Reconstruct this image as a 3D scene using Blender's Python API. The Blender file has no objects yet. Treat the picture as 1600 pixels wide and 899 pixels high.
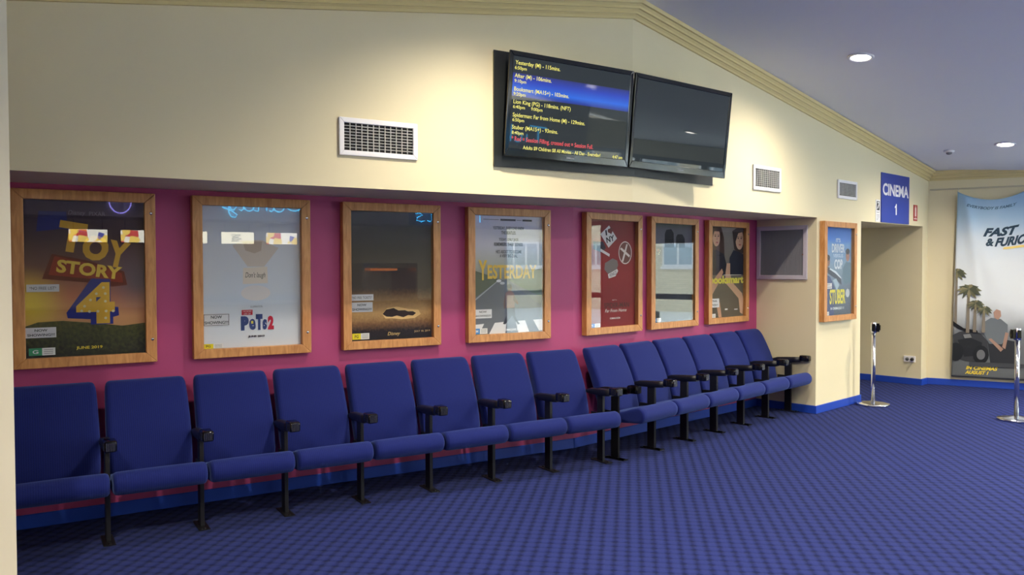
import bpy, bmesh, math, random
from mathutils import Vector, Matrix
random.seed(7)
SC = bpy.context.scene
COL = SC.collection
PI = math.pi
def V(*a): return Vector(a)
def lin(c):
    c /= 255.0
    return c/12.92 if c <= 0.04045 else ((c+0.055)/1.055)**2.4
def rgb(r, g, b): return (lin(r), lin(g), lin(b), 1.0)

# ------------------------------------------------------------------ camera, sky, exposure
CAM_H = 1.62
PITCH, ROLL, FPX = -0.0261, 0.0026, 1268.0
cam = bpy.data.cameras.new('camera'); camo = bpy.data.objects.new('camera', cam); COL.objects.link(camo)
cam.sensor_fit = 'HORIZONTAL'; cam.sensor_width = 36.0; cam.lens = 36.0*FPX/1600.0
cam.clip_start = 0.05; cam.clip_end = 300
c_, s_ = math.cos(PITCH), math.sin(PITCH)
fw, up, rt = V(0, c_, s_), V(0, -s_, c_), V(1, 0, 0)
r2 = rt*math.cos(ROLL) - up*math.sin(ROLL); u2_ = up*math.cos(ROLL) + rt*math.sin(ROLL)
m = Matrix((r2, u2_, -fw)).transposed().to_4x4(); m.translation = V(0, 0, CAM_H)
camo.matrix_world = m
SC.camera = camo
SC.view_settings.view_transform = 'Standard'; SC.view_settings.look = 'None'
SC.view_settings.gamma = 1.0; SC.view_settings.use_curve_mapping = False
SC.view_settings.exposure = 0.0
SC.cycles.use_denoising = True
SC.cycles.max_bounces = 10; SC.cycles.diffuse_bounces = 5; SC.cycles.glossy_bounces = 5; SC.cycles.transparent_max_bounces = 12
SC.cycles.sample_clamp_indirect = 6.0
SC.cycles.caustics_reflective = False; SC.cycles.caustics_refractive = False
SKY_STRENGTH = 15.0
LAMP_W = 330.0
LAMP_COL = (1.0, 0.90, 0.74)
w = bpy.data.worlds.new('sky'); SC.world = w; w.use_nodes = True
bg = w.node_tree.nodes['Background']; bg.inputs[0].default_value = (0.80, 0.90, 1.0, 1); bg.inputs[1].default_value = SKY_STRENGTH

# ------------------------------------------------------------------ materials
MATS = {}
def mat(name, col, rough=0.6, metal=0.0, spec=0.5, bump=0.0, bscale=60.0, var=0.0, vscale=3.0, emit=None, estr=0.0, coat=0.0, sheen=0.0):
    if name in MATS: return MATS[name]
    ma = bpy.data.materials.new(name); ma.use_nodes = True; MATS[name] = ma
    nt = ma.node_tree; b = nt.nodes['Principled BSDF']
    b.inputs['Base Color'].default_value = col; b.inputs['Roughness'].default_value = rough
    b.inputs['Metallic'].default_value = metal; b.inputs['Specular IOR Level'].default_value = spec
    b.inputs['Coat Weight'].default_value = coat; b.inputs['Sheen Weight'].default_value = sheen
    if emit: b.inputs['Emission Color'].default_value = emit; b.inputs['Emission Strength'].default_value = estr
    if var or bump:
        tc = nt.nodes.new('ShaderNodeTexCoord')
        if var:
            n = nt.nodes.new('ShaderNodeTexNoise'); n.inputs['Scale'].default_value = vscale; n.inputs['Detail'].default_value = 4
            nt.links.new(tc.outputs['Object'], n.inputs['Vector'])
            mx = nt.nodes.new('ShaderNodeMix'); mx.data_type = 'RGBA'
            mx.inputs[6].default_value = tuple(x*(1-var) for x in col[:3])+(1,); mx.inputs[7].default_value = tuple(min(1, x*(1+var)) for x in col[:3])+(1,)
            nt.links.new(n.outputs['Fac'], mx.inputs[0]); nt.links.new(mx.outputs[2], b.inputs['Base Color'])
        if bump:
            n2 = nt.nodes.new('ShaderNodeTexNoise'); n2.inputs['Scale'].default_value = bscale; n2.inputs['Detail'].default_value = 3
            nt.links.new(tc.outputs['Object'], n2.inputs['Vector'])
            bp = nt.nodes.new('ShaderNodeBump'); bp.inputs['Strength'].default_value = bump; bp.inputs['Distance'].default_value = 0.004
            nt.links.new(n2.outputs['Fac'], bp.inputs['Height']); nt.links.new(bp.outputs['Normal'], b.inputs['Normal'])
    return ma

def nodes_of(name):
    ma = bpy.data.materials.new(name); ma.use_nodes = True; MATS[name] = ma
    nt = ma.node_tree
    return ma, nt, nt.nodes['Principled BSDF'], (lambda t: nt.nodes.new(t)), nt.links.new

CREAM = mat('cream_paint', rgb(224, 212, 176), 0.7, bump=0.06, bscale=250, var=0.03, vscale=1.5)
YCREAM = mat('cornice_paint', rgb(214, 196, 140), 0.6, var=0.03)
PINK = mat('magenta_paint', rgb(166, 60, 110), 0.55, bump=0.05, bscale=200, var=0.04, vscale=2)
WHITE = mat('ceiling_paint', rgb(238, 238, 240), 0.8, bump=0.05, bscale=150)
BLUEP = mat('skirting_paint', rgb(26, 66, 172), 0.45, var=0.06, vscale=8)
BLACKM = mat('black_metal', rgb(16, 16, 20), 0.45, spec=0.5, bump=0.05)
ARMB = mat('arm_plastic', rgb(15, 16, 24), 0.38, spec=0.6)
GLOSSB = mat('black_gloss', rgb(8, 9, 11), 0.12, spec=0.6)
CUPM = mat('cup_ribs', rgb(120, 118, 112), 0.22, metal=0.9)
CHROME = mat('chrome', rgb(210, 210, 214), 0.16, metal=1.0)
WHITEE = mat('white_enamel', rgb(236, 234, 236), 0.4, spec=0.5)
LILAC = mat('grille_enamel', rgb(196, 190, 200), 0.45, spec=0.5)
DARK = mat('duct_dark', rgb(26, 27, 26), 0.8)
PAPER = mat('paper_white', rgb(226, 224, 226), 0.7, var=0.02)
INK = mat('black_ink', rgb(22, 22, 24), 0.7)
BOARDB = mat('painted_board', rgb(20, 25, 27), 0.5, bump=0.05)

def wood():
    ma, nt, b, N, L = nodes_of('beech_wood')
    tc = N('ShaderNodeTexCoord'); mp = N('ShaderNodeMapping'); mp.inputs['Scale'].default_value = (14, 14, 2.2)
    n = N('ShaderNodeTexNoise'); n.inputs['Scale'].default_value = 3.0; n.inputs['Detail'].default_value = 6; n.inputs['Distortion'].default_value = 0.8
    r = N('ShaderNodeValToRGB'); r.color_ramp.elements[0].position = 0.3; r.color_ramp.elements[0].color = rgb(176, 116, 62)
    r.color_ramp.elements[1].position = 0.75; r.color_ramp.elements[1].color = rgb(214, 156, 96)
    L(tc.outputs['Object'], mp.inputs[0]); L(mp.outputs[0], n.inputs['Vector']); L(n.outputs['Fac'], r.inputs[0]); L(r.outputs[0], b.inputs['Base Color'])
    b.inputs['Roughness'].default_value = 0.42
    return ma
WOOD = wood()

def fabric():
    ma, nt, b, N, L = nodes_of('blue_upholstery')
    tc = N('ShaderNodeTexCoord')
    wv = N('ShaderNodeTexWave'); wv.wave_type = 'BANDS'; wv.bands_direction = 'X'; wv.inputs['Scale'].default_value = 26; wv.inputs['Distortion'].default_value = 0.6
    n = N('ShaderNodeTexNoise'); n.inputs['Scale'].default_value = 320
    mx = N('ShaderNodeMix'); mx.data_type = 'RGBA'; mx.inputs[6].default_value = rgb(8, 18, 76); mx.inputs[7].default_value = rgb(12, 26, 98)
    ad = N('ShaderNodeMath'); ad.operation = 'MULTIPLY_ADD'; ad.inputs[1].default_value = 0.45
    L(tc.outputs['Object'], wv.inputs['Vector']); L(tc.outputs['Object'], n.inputs['Vector'])
    L(wv.outputs['Fac'], ad.inputs[0]); L(n.outputs['Fac'], ad.inputs[2]); ad.use_clamp = True
    L(ad.outputs[0], mx.inputs[0]); L(mx.outputs[2], b.inputs['Base Color'])
    bp = N('ShaderNodeBump'); bp.inputs['Strength'].default_value = 0.25; bp.inputs['Distance'].default_value = 0.003
    L(ad.outputs[0], bp.inputs['Height']); L(bp.outputs['Normal'], b.inputs['Normal'])
    b.inputs['Roughness'].default_value = 0.85; b.inputs['Specular IOR Level'].default_value = 0.25
    b.inputs['Sheen Weight'].default_value = 0.25; b.inputs['Sheen Tint'].default_value = (0.3, 0.45, 1, 1)
    return ma
FABRIC = fabric()

def carpet():
    ma, nt, b, N, L = nodes_of('woven_blue_carpet')
    tc = N('ShaderNodeTexCoord'); mp = N('ShaderNodeMapping'); mp.inputs['Rotation'].default_value = (0, 0, math.radians(8.3)); k = 1/0.0745
    mp.inputs['Scale'].default_value = (k, k, k)
    L(tc.outputs['Object'], mp.inputs[0])
    nz = N('ShaderNodeTexNoise'); nz.inputs['Scale'].default_value = 2.2; nz.inputs['Detail'].default_value = 3
    L(mp.outputs[0], nz.inputs['Vector'])
    vm = N('ShaderNodeVectorMath'); vm.operation = 'MULTIPLY_ADD'; vm.inputs[1].default_value = (0.34, 0.34, 0)
    L(nz.outputs['Color'], vm.inputs[0]); L(mp.outputs[0], vm.inputs[2])
    sp = N('ShaderNodeSeparateXYZ'); L(vm.outputs[0], sp.inputs[0])
    def M(op, a, b_=None, clamp=False):
        q = N('ShaderNodeMath'); q.operation = op; q.use_clamp = clamp
        for i, v in enumerate((a, b_)):
            if v is None: continue
            if isinstance(v, (int, float)): q.inputs[i].default_value = v
            else: L(v, q.inputs[i])
        return q.outputs[0]
    def groove(x, width):           # 1 in the groove at the cell edge, 0 on the tuft
        f = M('ABSOLUTE', M('SUBTRACT', M('FRACT', x), 0.5))
        return M('MULTIPLY', M('SUBTRACT', f, 0.5-width), 1.0/width, True)
    gx = groove(sp.outputs['X'], 0.32); gy = groove(sp.outputs['Y'], 0.30)
    d = M('ADD', M('MULTIPLY', gx, 0.72), M('MULTIPLY', gy, M('ADD', M('MULTIPLY', gx, 0.35), 0.38)), True)
    fine = N('ShaderNodeTexNoise'); fine.inputs['Scale'].default_value = 260; fine.inputs['Detail'].default_value = 2; L(tc.outputs['Object'], fine.inputs['Vector'])
    big = N('ShaderNodeTexNoise'); big.inputs['Scale'].default_value = 1.3; L(tc.outputs['Object'], big.inputs['Vector'])
    mx = N('ShaderNodeMix'); mx.data_type = 'RGBA'; mx.inputs[6].default_value = rgb(35, 44, 100); mx.inputs[7].default_value = rgb(9, 15, 58)
    L(M('ADD', d, M('MULTIPLY', M('SUBTRACT', fine.outputs['Fac'], 0.5), 0.7), True), mx.inputs[0])
    mb = N('ShaderNodeMix'); mb.data_type = 'RGBA'; mb.blend_type = 'MULTIPLY'; mb.inputs[0].default_value = 1.0
    rr = N('ShaderNodeValToRGB'); rr.color_ramp.elements[0].color = (0.86, 0.9, 1, 1); rr.color_ramp.elements[1].color = (1, 0.98, 0.98, 1)
    L(big.outputs['Fac'], rr.inputs[0]); L(mx.outputs[2], mb.inputs[6]); L(rr.outputs[0], mb.inputs[7]); L(mb.outputs[2], b.inputs['Base Color'])
    bp = N('ShaderNodeBump'); bp.inputs['Strength'].default_value = 0.5; bp.inputs['Distance'].default_value = 0.006
    L(M('SUBTRACT', fine.outputs['Fac'], M('MULTIPLY', d, 1.4)), bp.inputs['Height']); L(bp.outputs['Normal'], b.inputs['Normal'])
    b.inputs['Roughness'].default_value = 0.95; b.inputs['Specular IOR Level'].default_value = 0.08
    b.inputs['Sheen Weight'].default_value = 0.06; b.inputs['Sheen Roughness'].default_value = 0.5; b.inputs['Sheen Tint'].default_value = (0.6, 0.7, 1, 1)
    return ma
CARPET = carpet()

def glass(name, ior=1.75, tint=(1, 1, 1, 1)):
    ma = bpy.data.materials.new(name); ma.use_nodes = True; MATS[name] = ma
    nt = ma.node_tree; nt.nodes.remove(nt.nodes['Principled BSDF']); out = nt.nodes['Material Output']
    t = nt.nodes.new('ShaderNodeBsdfTransparent'); t.inputs[0].default_value = tint
    g = nt.nodes.new('ShaderNodeBsdfGlossy'); g.inputs['Roughness'].default_value = 0.0
    lw = nt.nodes.new('ShaderNodeLayerWeight'); lw.inputs['Blend'].default_value = 0.5
    f0 = ((ior-1)/(ior+1))**2           # Schlick reflectance, the same for both faces of the pane
    pw = nt.nodes.new('ShaderNodeMath'); pw.operation = 'POWER'; pw.inputs[1].default_value = 5.0; nt.links.new(lw.outputs['Facing'], pw.inputs[0])
    f = nt.nodes.new('ShaderNodeMath'); f.operation = 'MULTIPLY_ADD'; f.inputs[1].default_value = 1-f0; f.inputs[2].default_value = f0; nt.links.new(pw.outputs[0], f.inputs[0])
    mx = nt.nodes.new('ShaderNodeMixShader')
    nt.links.new(f.outputs[0], mx.inputs[0]); nt.links.new(t.outputs[0], mx.inputs[1]); nt.links.new(g.outputs[0], mx.inputs[2]); nt.links.new(mx.outputs[0], out.inputs[0])
    return ma
GLASS = glass('case_glass', 1.55, (0.97, 0.98, 0.98, 1)); SHOPGLASS = glass('shopfront_glass', 1.5, (0.94, 0.97, 0.96, 1))

def print_rgb(r, g, b):
    c = [x*1.35 for x in rgb(r, g, b)[:3]]; k = max(1.0, max(c)/0.86); return (c[0]/k, c[1]/k, c[2]/k, 1.0)
def artmat(name, stops, radial=None, noise=0.0, nscale=30.0, z0=0.0625, hz=0.98, x0=-0.34, wx=0.68):
    """printed artwork: a vertical ramp over the sheet (t=0 top, 1 bottom), with printed glows (s, t, radius, colour)."""
    ma, nt, b, N, L = nodes_of(name)
    tc = N('ShaderNodeTexCoord'); sp = N('ShaderNodeSeparateXYZ'); L(tc.outputs['Object'], sp.inputs[0])
    mr = N('ShaderNodeMapRange'); mr.inputs['From Min'].default_value = z0+hz; mr.inputs['From Max'].default_value = z0
    L(sp.outputs['Z'], mr.inputs['Value'])
    fac = mr.outputs[0]
    if noise:
        n = N('ShaderNodeTexNoise'); n.inputs['Scale'].default_value = nscale; n.inputs['Detail'].default_value = 6; L(tc.outputs['Object'], n.inputs['Vector'])
        q = N('ShaderNodeMath'); q.operation = 'MULTIPLY_ADD'; q.inputs[1].default_value = noise; L(n.outputs['Fac'], q.inputs[0])
        q2 = N('ShaderNodeMath'); q2.operation = 'SUBTRACT'; q2.inputs[1].default_value = noise*0.5; L(mr.outputs[0], q2.inputs[0]); L(q2.outputs[0], q.inputs[2]); fac = q.outputs[0]
    r = N('ShaderNodeValToRGB'); el = r.color_ramp.elements
    while len(el) < len(stops): el.new(0.5)
    for e, (p, c) in zip(el, stops): e.position = p; e.color = print_rgb(*c)
    L(fac, r.inputs[0]); out = r.outputs[0]
    for (s, t, rad, c) in (radial or []):
        cmb = N('ShaderNodeVectorMath'); cmb.operation = 'DISTANCE'; cmb.inputs[1].default_value = (x0+s*wx, 0, z0+hz*(1-t))
        fl = N('ShaderNodeVectorMath'); fl.operation = 'MULTIPLY'; fl.inputs[1].default_value = (1, 0, 1); L(tc.outputs['Object'], fl.inputs[0]); L(fl.outputs[0], cmb.inputs[0])
        m2 = N('ShaderNodeMapRange'); m2.interpolation_type = 'SMOOTHSTEP'; m2.inputs['From Min'].default_value = rad; m2.inputs['From Max'].default_value = 0.0; L(cmb.outputs['Value'], m2.inputs['Value'])
        mx = N('ShaderNodeMix'); mx.data_type = 'RGBA'; L(m2.outputs[0], mx.inputs[0]); L(out, mx.inputs[6]); mx.inputs[7].default_value = print_rgb(*c); out = mx.outputs[2]
    L(out, b.inputs['Base Color']); b.inputs['Roughness'].default_value = 0.6; b.inputs['Specular IOR Level'].default_value = 0.2
    return ma
def ink(c): return mat('ink_%d_%d_%d' % c, print_rgb(*c), 0.7, spec=0.2)
def glow(name, c, s): return mat(name, (0.02, 0.02, 0.02, 1), 0.4, emit=rgb(*c), estr=s)

# ------------------------------------------------------------------ object helpers
def tag(o, label=None, cat=None, group=None, kind=None):
    if label: o['label'] = label
    if cat: o['category'] = cat
    if group: o['group'] = group
    if kind: o['kind'] = kind
    return o
def empty(name, M, label, cat, group=None):
    o = bpy.data.objects.new(name, None); o.empty_display_size = 0.1; COL.objects.link(o); o.matrix_world = M
    return tag(o, label, cat, group)
class MB:
    def __init__(s): s.v = []; s.f = []; s.m = []; s.mats = []; s.sm = []
    def mi(s, ma):
        if ma not in s.mats: s.mats.append(ma)
        return s.mats.index(ma)
    def add(s, vs, fs, ma=None, smooth=False):
        k = len(s.v); s.v += [tuple(x) for x in vs]
        i = s.mi(ma) if ma else 0
        for f in fs: s.f.append([k+j for j in f]); s.m.append(i); s.sm.append(smooth)
    def box(s, x0, x1, y0, y1, z0, z1, ma=None):
        s.add([(x0,y0,z0),(x1,y0,z0),(x1,y1,z0),(x0,y1,z0),(x0,y0,z1),(x1,y0,z1),(x1,y1,z1),(x0,y1,z1)],
              [(0,3,2,1),(4,5,6,7),(0,1,5,4),(1,2,6,5),(2,3,7,6),(3,0,4,7)], ma)
    def prism_xz(s, poly, y0, y1, ma=None):
        n = len(poly); s.add([(x, y0, z) for x, z in poly]+[(x, y1, z) for x, z in poly],
            [list(range(n)), list(range(2*n-1, n-1, -1))]+[(i, n+i, n+(i+1) % n, (i+1) % n) for i in range(n)], ma)
    def prism_xy(s, poly, z0, z1, ma=None):
        n = len(poly); s.add([(x, y, z0) for x, y in poly]+[(x, y, z1) for x, y in poly],
            [list(range(n-1, -1, -1)), list(range(n, 2*n))]+[(i, (i+1) % n, n+(i+1) % n, n+i) for i in range(n)], ma)
    def rings(s, R, ma=None, smooth=True, cap=True, close=True):
        n = len(R[0]); vs = [p for r in R for p in r]; fs = []
        for i in range(len(R)-1):
            for j in range(n if close else n-1):
                fs.append((i*n+j, i*n+(j+1) % n, (i+1)*n+(j+1) % n, (i+1)*n+j))
        s.add(vs, fs, ma, smooth)
        if cap:
            k = len(s.v)-len(vs); i = s.mi(ma) if ma else 0
            s.f.append([k+j for j in range(n-1, -1, -1)]); s.m.append(i); s.sm.append(False)
            s.f.append([k+(len(R)-1)*n+j for j in range(n)]); s.m.append(i); s.sm.append(False)
    def lathe(s, prof, seg=32, ma=None, cx=0, cy=0):
        R = []
        for r, z in prof: R.append([(cx+r*math.cos(2*PI*j/seg), cy+r*math.sin(2*PI*j/seg), z) for j in range(seg)])
        s.rings(R, ma)
    def tube(s, pts, r, seg=8, ma=None):
        pts = [Vector(p) for p in pts]; R = []
        for i, p in enumerate(pts):
            d = (pts[min(i+1, len(pts)-1)]-pts[max(i-1, 0)]).normalized()
            a = d.cross(V(0, 0, 1)); a = a if a.length > 0.1 else d.cross(V(0, 1, 0)); a.normalize(); b = d.cross(a)
            R.append([tuple(p+a*r*math.cos(2*PI*j/seg)+b*r*math.sin(2*PI*j/seg)) for j in range(seg)])
        s.rings(R, ma)
    def build(s, name, ma=None, parent=None, M=None, bevel=0.0, bseg=2, fix=True):
        me = bpy.data.meshes.new(name); me.from_pydata(s.v, [], s.f)
        for x in (s.mats or [ma]): me.materials.append(x)
        if s.mats:
            for p, i in zip(me.polygons, s.m): p.material_index = i
        for p, q in zip(me.polygons, s.sm): p.use_smooth = q
        if fix:
            b = bmesh.new(); b.from_mesh(me); bmesh.ops.recalc_face_normals(b, faces=b.faces); b.to_mesh(me); b.free()
        me.update()
        o = bpy.data.objects.new(name, me); COL.objects.link(o)
        if parent: o.parent = parent
        elif M is not None: o.matrix_world = M
        if bevel:
            md = o.modifiers.new('bevel', 'BEVEL'); md.width = bevel; md.segments = bseg; md.limit_method = 'ANGLE'; md.angle_limit = math.radians(40)
        return o
def frameM(p, ang): return Matrix.Translation(Vector(p)) @ Matrix.Rotation(ang, 4, 'Z')
def structure(o): o['kind'] = 'structure'; return o

_txt = {}
def text_geo(body, bold=0.0, shear=0.0):
    """vertices and faces of a line of lettering, normalised to its bounding box (0..1 in x and y) with aspect."""
    k = (body, bold, shear)
    if k in _txt: return _txt[k]
    cu = bpy.data.curves.new('lettering', 'FONT'); cu.body = body; cu.size = 1.0; cu.offset = bold; cu.shear = shear; cu.resolution_u = 3
    ob = bpy.data.objects.new('lettering', cu); COL.objects.link(ob)
    dg = bpy.context.evaluated_depsgraph_get()
    me = bpy.data.meshes.new_from_object(ob.evaluated_get(dg))
    vs = [tuple(v.co) for v in me.vertices]; fs = [tuple(p.vertices) for p in me.polygons]
    bpy.data.objects.remove(ob); bpy.data.curves.remove(cu); bpy.data.meshes.remove(me)
    x0, x1 = min(v[0] for v in vs), max(v[0] for v in vs); y0, y1 = min(v[1] for v in vs), max(v[1] for v in vs)
    nv = [((v[0]-x0)/(x1-x0), (v[1]-y0)/(y1-y0)) for v in vs]
    _txt[k] = (nv, fs, x0, x1, y0, y1); return _txt[k]
def flat_text(mb, body, x0, x1, z0, z1, y, ma, bold=0.0, shear=0.0, rot=0.0):
    """lettering facing -y, its bounding box fitted to x0..x1, z0..z1."""
    nv, fs, *_ = text_geo(body, bold, shear); cx, cz = (x0+x1)/2, (z0+z1)/2; c, s = math.cos(rot), math.sin(rot); vs = []
    for a, b in nv:
        x, z = x0+a*(x1-x0)-cx, z0+b*(z1-z0)-cz; vs.append((cx+x*c-z*s, y, cz+x*s+z*c))
    mb.add(vs, fs, ma)
def base_text(mb, body, x, z, em, y, ma, width=None, bold=0.0, shear=0.0):
    """lettering facing -y on a baseline at z with letter size em; width squeezes it horizontally."""
    nv, fs, bx0, bx1, by0, by1 = text_geo(body, bold, shear); wx = (bx1-bx0)*em if width is None else width
    mb.add([(x+a*wx, y, z+(by0+b*(by1-by0))*em) for a, b in nv], fs, ma)

# ------------------------------------------------------------------ room layout (metres)
A1, A2, A3 = math.radians(31.73), math.radians(43.4), math.radians(-30.0)
B = V(0.984, 6.627, 0)
def uv(a): return V(math.cos(a), math.sin(a), 0), V(-math.sin(a), math.cos(a), 0)
u1, n1 = uv(A1); u2, n2 = uv(A2); u3, n3 = uv(A3)
RD, ZS, ZK = 0.718, 2.142, 0.087
XC, XD, XE, XG = 3.205, 4.32, 6.235, 6.428
hb = V(-math.sin((A1+A2)/2), math.cos((A1+A2)/2), 0)/math.cos((A2-A1)/2)
PB = B+hb*RD
G = B+u2*XG
F1, F2, F3 = frameM(B, A1), frameM(B, A2), frameM(G, A3)
ZC0, SL = 3.745, 0.134            # ceiling height at the ridge, fall per metre along the walls
XL, YR = -7.5, -8.28              # left end of the room and its rear wall, in the left wall's own frame
def ceilz(p):
    q = Vector((p[0], p[1], 0))-B
    # along the ridge direction hb the ceiling is level
    def coef(d):
        det = d.x*hb.y-d.y*hb.x; return (q.x*hb.y-q.y*hb.x)/det
    t = coef(u2)
    return ZC0-SL*t if t >= 0 else ZC0+SL*coef(u1)
def w1(x, y, z=0): return B+u1*x+n1*y+V(0, 0, z)
Q = G+u3*3.0
XQ = (Q-B).dot(u1)

# floor
MBf = MB(); MBf.prism_xy([tuple(w1(XL-.2, 2.2)[:2]), tuple(w1(XL-.2, YR-.15)[:2]), tuple(w1(XQ+.15, YR-.15)[:2]), tuple((Q+V(.15, .3, 0))[:2]), tuple((G+n2*4)[:2]), tuple((B+n2*4)[:2])], -0.05, 0)
structure(MBf.build('floor', CARPET))
# ceiling: two sloping planes meeting on the ridge over the bend of the wall
def slab(name, pts, ma):
    mb = MB(); n = len(pts)
    lo = [(p[0], p[1], ceilz(p)) for p in pts]; hi = [(x, y, z+0.12) for x, y, z in lo]
    mb.add(lo+hi, [list(range(n)), list(range(2*n-1, n-1, -1))]+[(i, n+i, n+(i+1) % n, (i+1) % n) for i in range(n)], ma)
    return structure(mb.build(name, ma))
ridgeF = B+hb*0.35; ridgeR = B-hb*9.2
slab('ceiling_left', [ridgeF, ridgeR, w1(XL-.2, YR-.6), w1(XL-.2, 0.35)], WHITE)
slab('ceiling_right', [ridgeF, G+u2*0.3+n2*0.3, Q+u1*0.3+n1*.5, w1(XQ+0.3, YR-.4), w1(4.0, YR-.6), ridgeR], WHITE)
# cream wall over the recess, left and right of the bend
mb = MB(); mb.prism_xz([(XL, ZS), (0, ZS), (0, ZC0), (XL, ZC0+SL*XL)], 0, 0.15); structure(mb.build('wall_front_left', CREAM, M=F1))
zG = ceilz(G)
mb = MB(); mb.prism_xz([(0, ZS), (XC, ZS), (XC, 0), (XD, 0), (XD, ZS), (XE, ZS), (XE, 0), (XG, 0), (XG, zG), (0, ZC0)], 0, 0.15); structure(mb.build('wall_front_right', CREAM, M=F2))
# recess: magenta back, cream soffit and right reveal
p1x = (PB-B).dot(u1); p2x = (PB-B).dot(u2)
mb = MB(); mb.box(XL, p1x, RD, RD+.12, 0, ZS+.1); structure(mb.build('wall_recess_left', PINK, M=F1))
mb = MB(); mb.box(p2x, XC+.1, RD, RD+.12, 0, ZS+.1); structure(mb.build('wall_recess_right', PINK, M=F2))
e1 = B+hb*0.149
mb = MB(); mb.prism_xy([tuple(q[:2]) for q in (w1(XL, .149), w1(XL, RD), PB, B+u2*XC+n2*RD, B+u2*XC+n2*.149, e1)], ZS, ZS+.1); structure(mb.build('ceiling_recess', CREAM))
mb = MB(); mb.box(XC, XD, .149, 2.6, 0, ZS+.1); structure(mb.build('wall_pillar', CREAM, M=F2))
# passage to the auditorium
mb = MB(); mb.box(XE, XE+.14, .149, 2.6, 0, ZS+.1); structure(mb.build('wall_passage_right', CREAM, M=F2))
mb = MB(); mb.box(XD-.1, XE+.14, 2.6, 2.72, 0, ZS+.1); structure(mb.build('wall_passage_rear', CREAM, M=F2))
mb = MB(); mb.box(XD, XE, .149, 2.6, ZS, ZS+.1); structure(mb.build('ceiling_passage', CREAM, M=F2))
# wall on the right behind the banner
mb = MB(); mb.prism_xz([(-.02, 0), (3.15, 0), (3.15, ceilz(G+u3*3.15)), (0, zG)], 0, 0.15); structure(mb.build('wall_right', CREAM, M=F3))
# wall end close to the camera on the left
mb = MB(); mb.box(-2.9, -2.127, 3.0, 3.45, 0, 3.2); structure(mb.build('wall_left', mat('cream_paint_plain', rgb(226, 216, 190), 0.7, bump=0.06, bscale=250)))
# shell of the lobby behind the camera
mb = MB(); mb.prism_xz([(XL, 0), (4.6, 0), (4.6, 3.3), (XL, 3.3)], YR-.15, YR)
for i in range(len(mb.v)):
    x, y, z = mb.v[i]
    if z > 3: mb.v[i] = (x, y, ceilz(w1(x, y)))
structure(mb.build('wall_rear', CREAM, M=F1))
mb = MB(); mb.box(XL-.15, XL, YR, RD+.1, 0, 2.75); structure(mb.build('wall_far_left', CREAM, M=F1))
mb = MB(); mb.box(4.6, XQ, YR-.15, YR, 2.5, 3.05); structure(mb.build('wall_rear_header', CREAM, M=F1))
mb = MB(); mb.box(XQ, XQ+.15, YR, -1.3, 2.5, 2.95); structure(mb.build('wall_side_header', CREAM, M=F1))

# cornice: stepped cove, mitred at the bend and in the corner
prof = [(0, 0), (.018, 0), (.018, .02), (.03, .034), (.046, .034), (.046, .052), (.06, .068), (.078, .068), (.078, .086), (.092, .102), (.112, .102), (.125, .125), (0, .125)]
def mitre(a, b):
    k = a+b; return k/(k.dot(a)/a.length) if k.length else a
def cornice(name, stations):
    mb = MB(); R = []
    for p, out, zt in stations: R.append([tuple(p+out*d+V(0, 0, zt-.125+h)) for d, h in prof])
    mb.rings(R, YCREAM, smooth=False); return structure(mb.build(name, YCREAM))
mB = -hb
mG_ = (-n2-n3); mG = mG_/(mG_.dot(-n2))
zend = ceilz(G+u3*3.1)
cornice('cornice_front', [(w1(XL, 0), -n1, ZC0+SL*XL), (B, mB, ZC0), (G, mG, zG), (G+u3*3.1, -n3, zG-.02)])
# picture rail over the banner
mb = MB(); mb.box(0.02, 3.1, -.022, 0, 2.632, 2.65); structure(mb.build('trim_1', mat('rail_paint', rgb(186, 176, 150), 0.5), M=F3))
# baseboards
T = 0.014
for nm, M_, a in (('baseboard_recess_left', F1, (XL, p1x-.004, RD-T, RD)), ('baseboard_recess_right', F2, (p2x-.003, XC, RD-T, RD)),
                  ('baseboard_reveal', F2, (XC-T, XC, 0, RD-T)), ('baseboard_pillar', F2, (XC-T, XD+T, -T, 0)), ('baseboard_pillar_return', F2, (XD, XD+T, 0, 2.6)),
                  ('baseboard_passage', F2, (XE-T, XE, 0, 2.6)), ('baseboard_corner', F2, (XE-T, XG, -T, 0)), ('baseboard_right', F3, (0, 3.1, -T, 0))):
    mb = MB(); mb.box(*a, 0, ZK); structure(mb.build(nm, BLUEP, M=M_, bevel=.003, bseg=1))

# glazed shopfront behind the camera, to the right (seen only in reflections, lets the daylight in)
ALU = mat('shopfront_alloy', rgb(150, 156, 166), 0.4, metal=0.6)
ALUD = mat('shopfront_dark', rgb(40, 42, 50), 0.4, metal=0.3)
def glazing(name, x0, x1, y0, y1, along, ma, zt=2.5):
    root = structure(empty(name, F1, None, None))
    fr = MB(); L0, L1 = (x0, x1) if along == 'x' else (y0, y1); mid = (y0+y1)/2 if along == 'x' else (x0+x1)/2
    def bar(a0, a1, z0, z1, d=.04):
        fr.box(*((a0, a1, mid-d, mid+d) if along == 'x' else (mid-d, mid+d, a0, a1)), z0, z1)
    bar(L0, L0+.07, .0, zt); bar(L1-.07, L1, .0, zt); bar(L0+.07, L1-.07, 0, .12); bar(L0+.07, L1-.07, zt-.08, zt); bar(L0+.07, L1-.07, 1.0, 1.1)
    structure(fr.build('window_frame', ma, root))
    pn = MB(); d = .004
    for za, zb in ((.12, 1.0), (1.1, zt-.08)): pn.box(*((L0+.07, L1-.07, mid-d, mid+d) if along == 'x' else (mid-d, mid+d, L0+.07, L1-.07)), za, zb)
    structure(pn.build('window_pane', SHOPGLASS, root))
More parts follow.
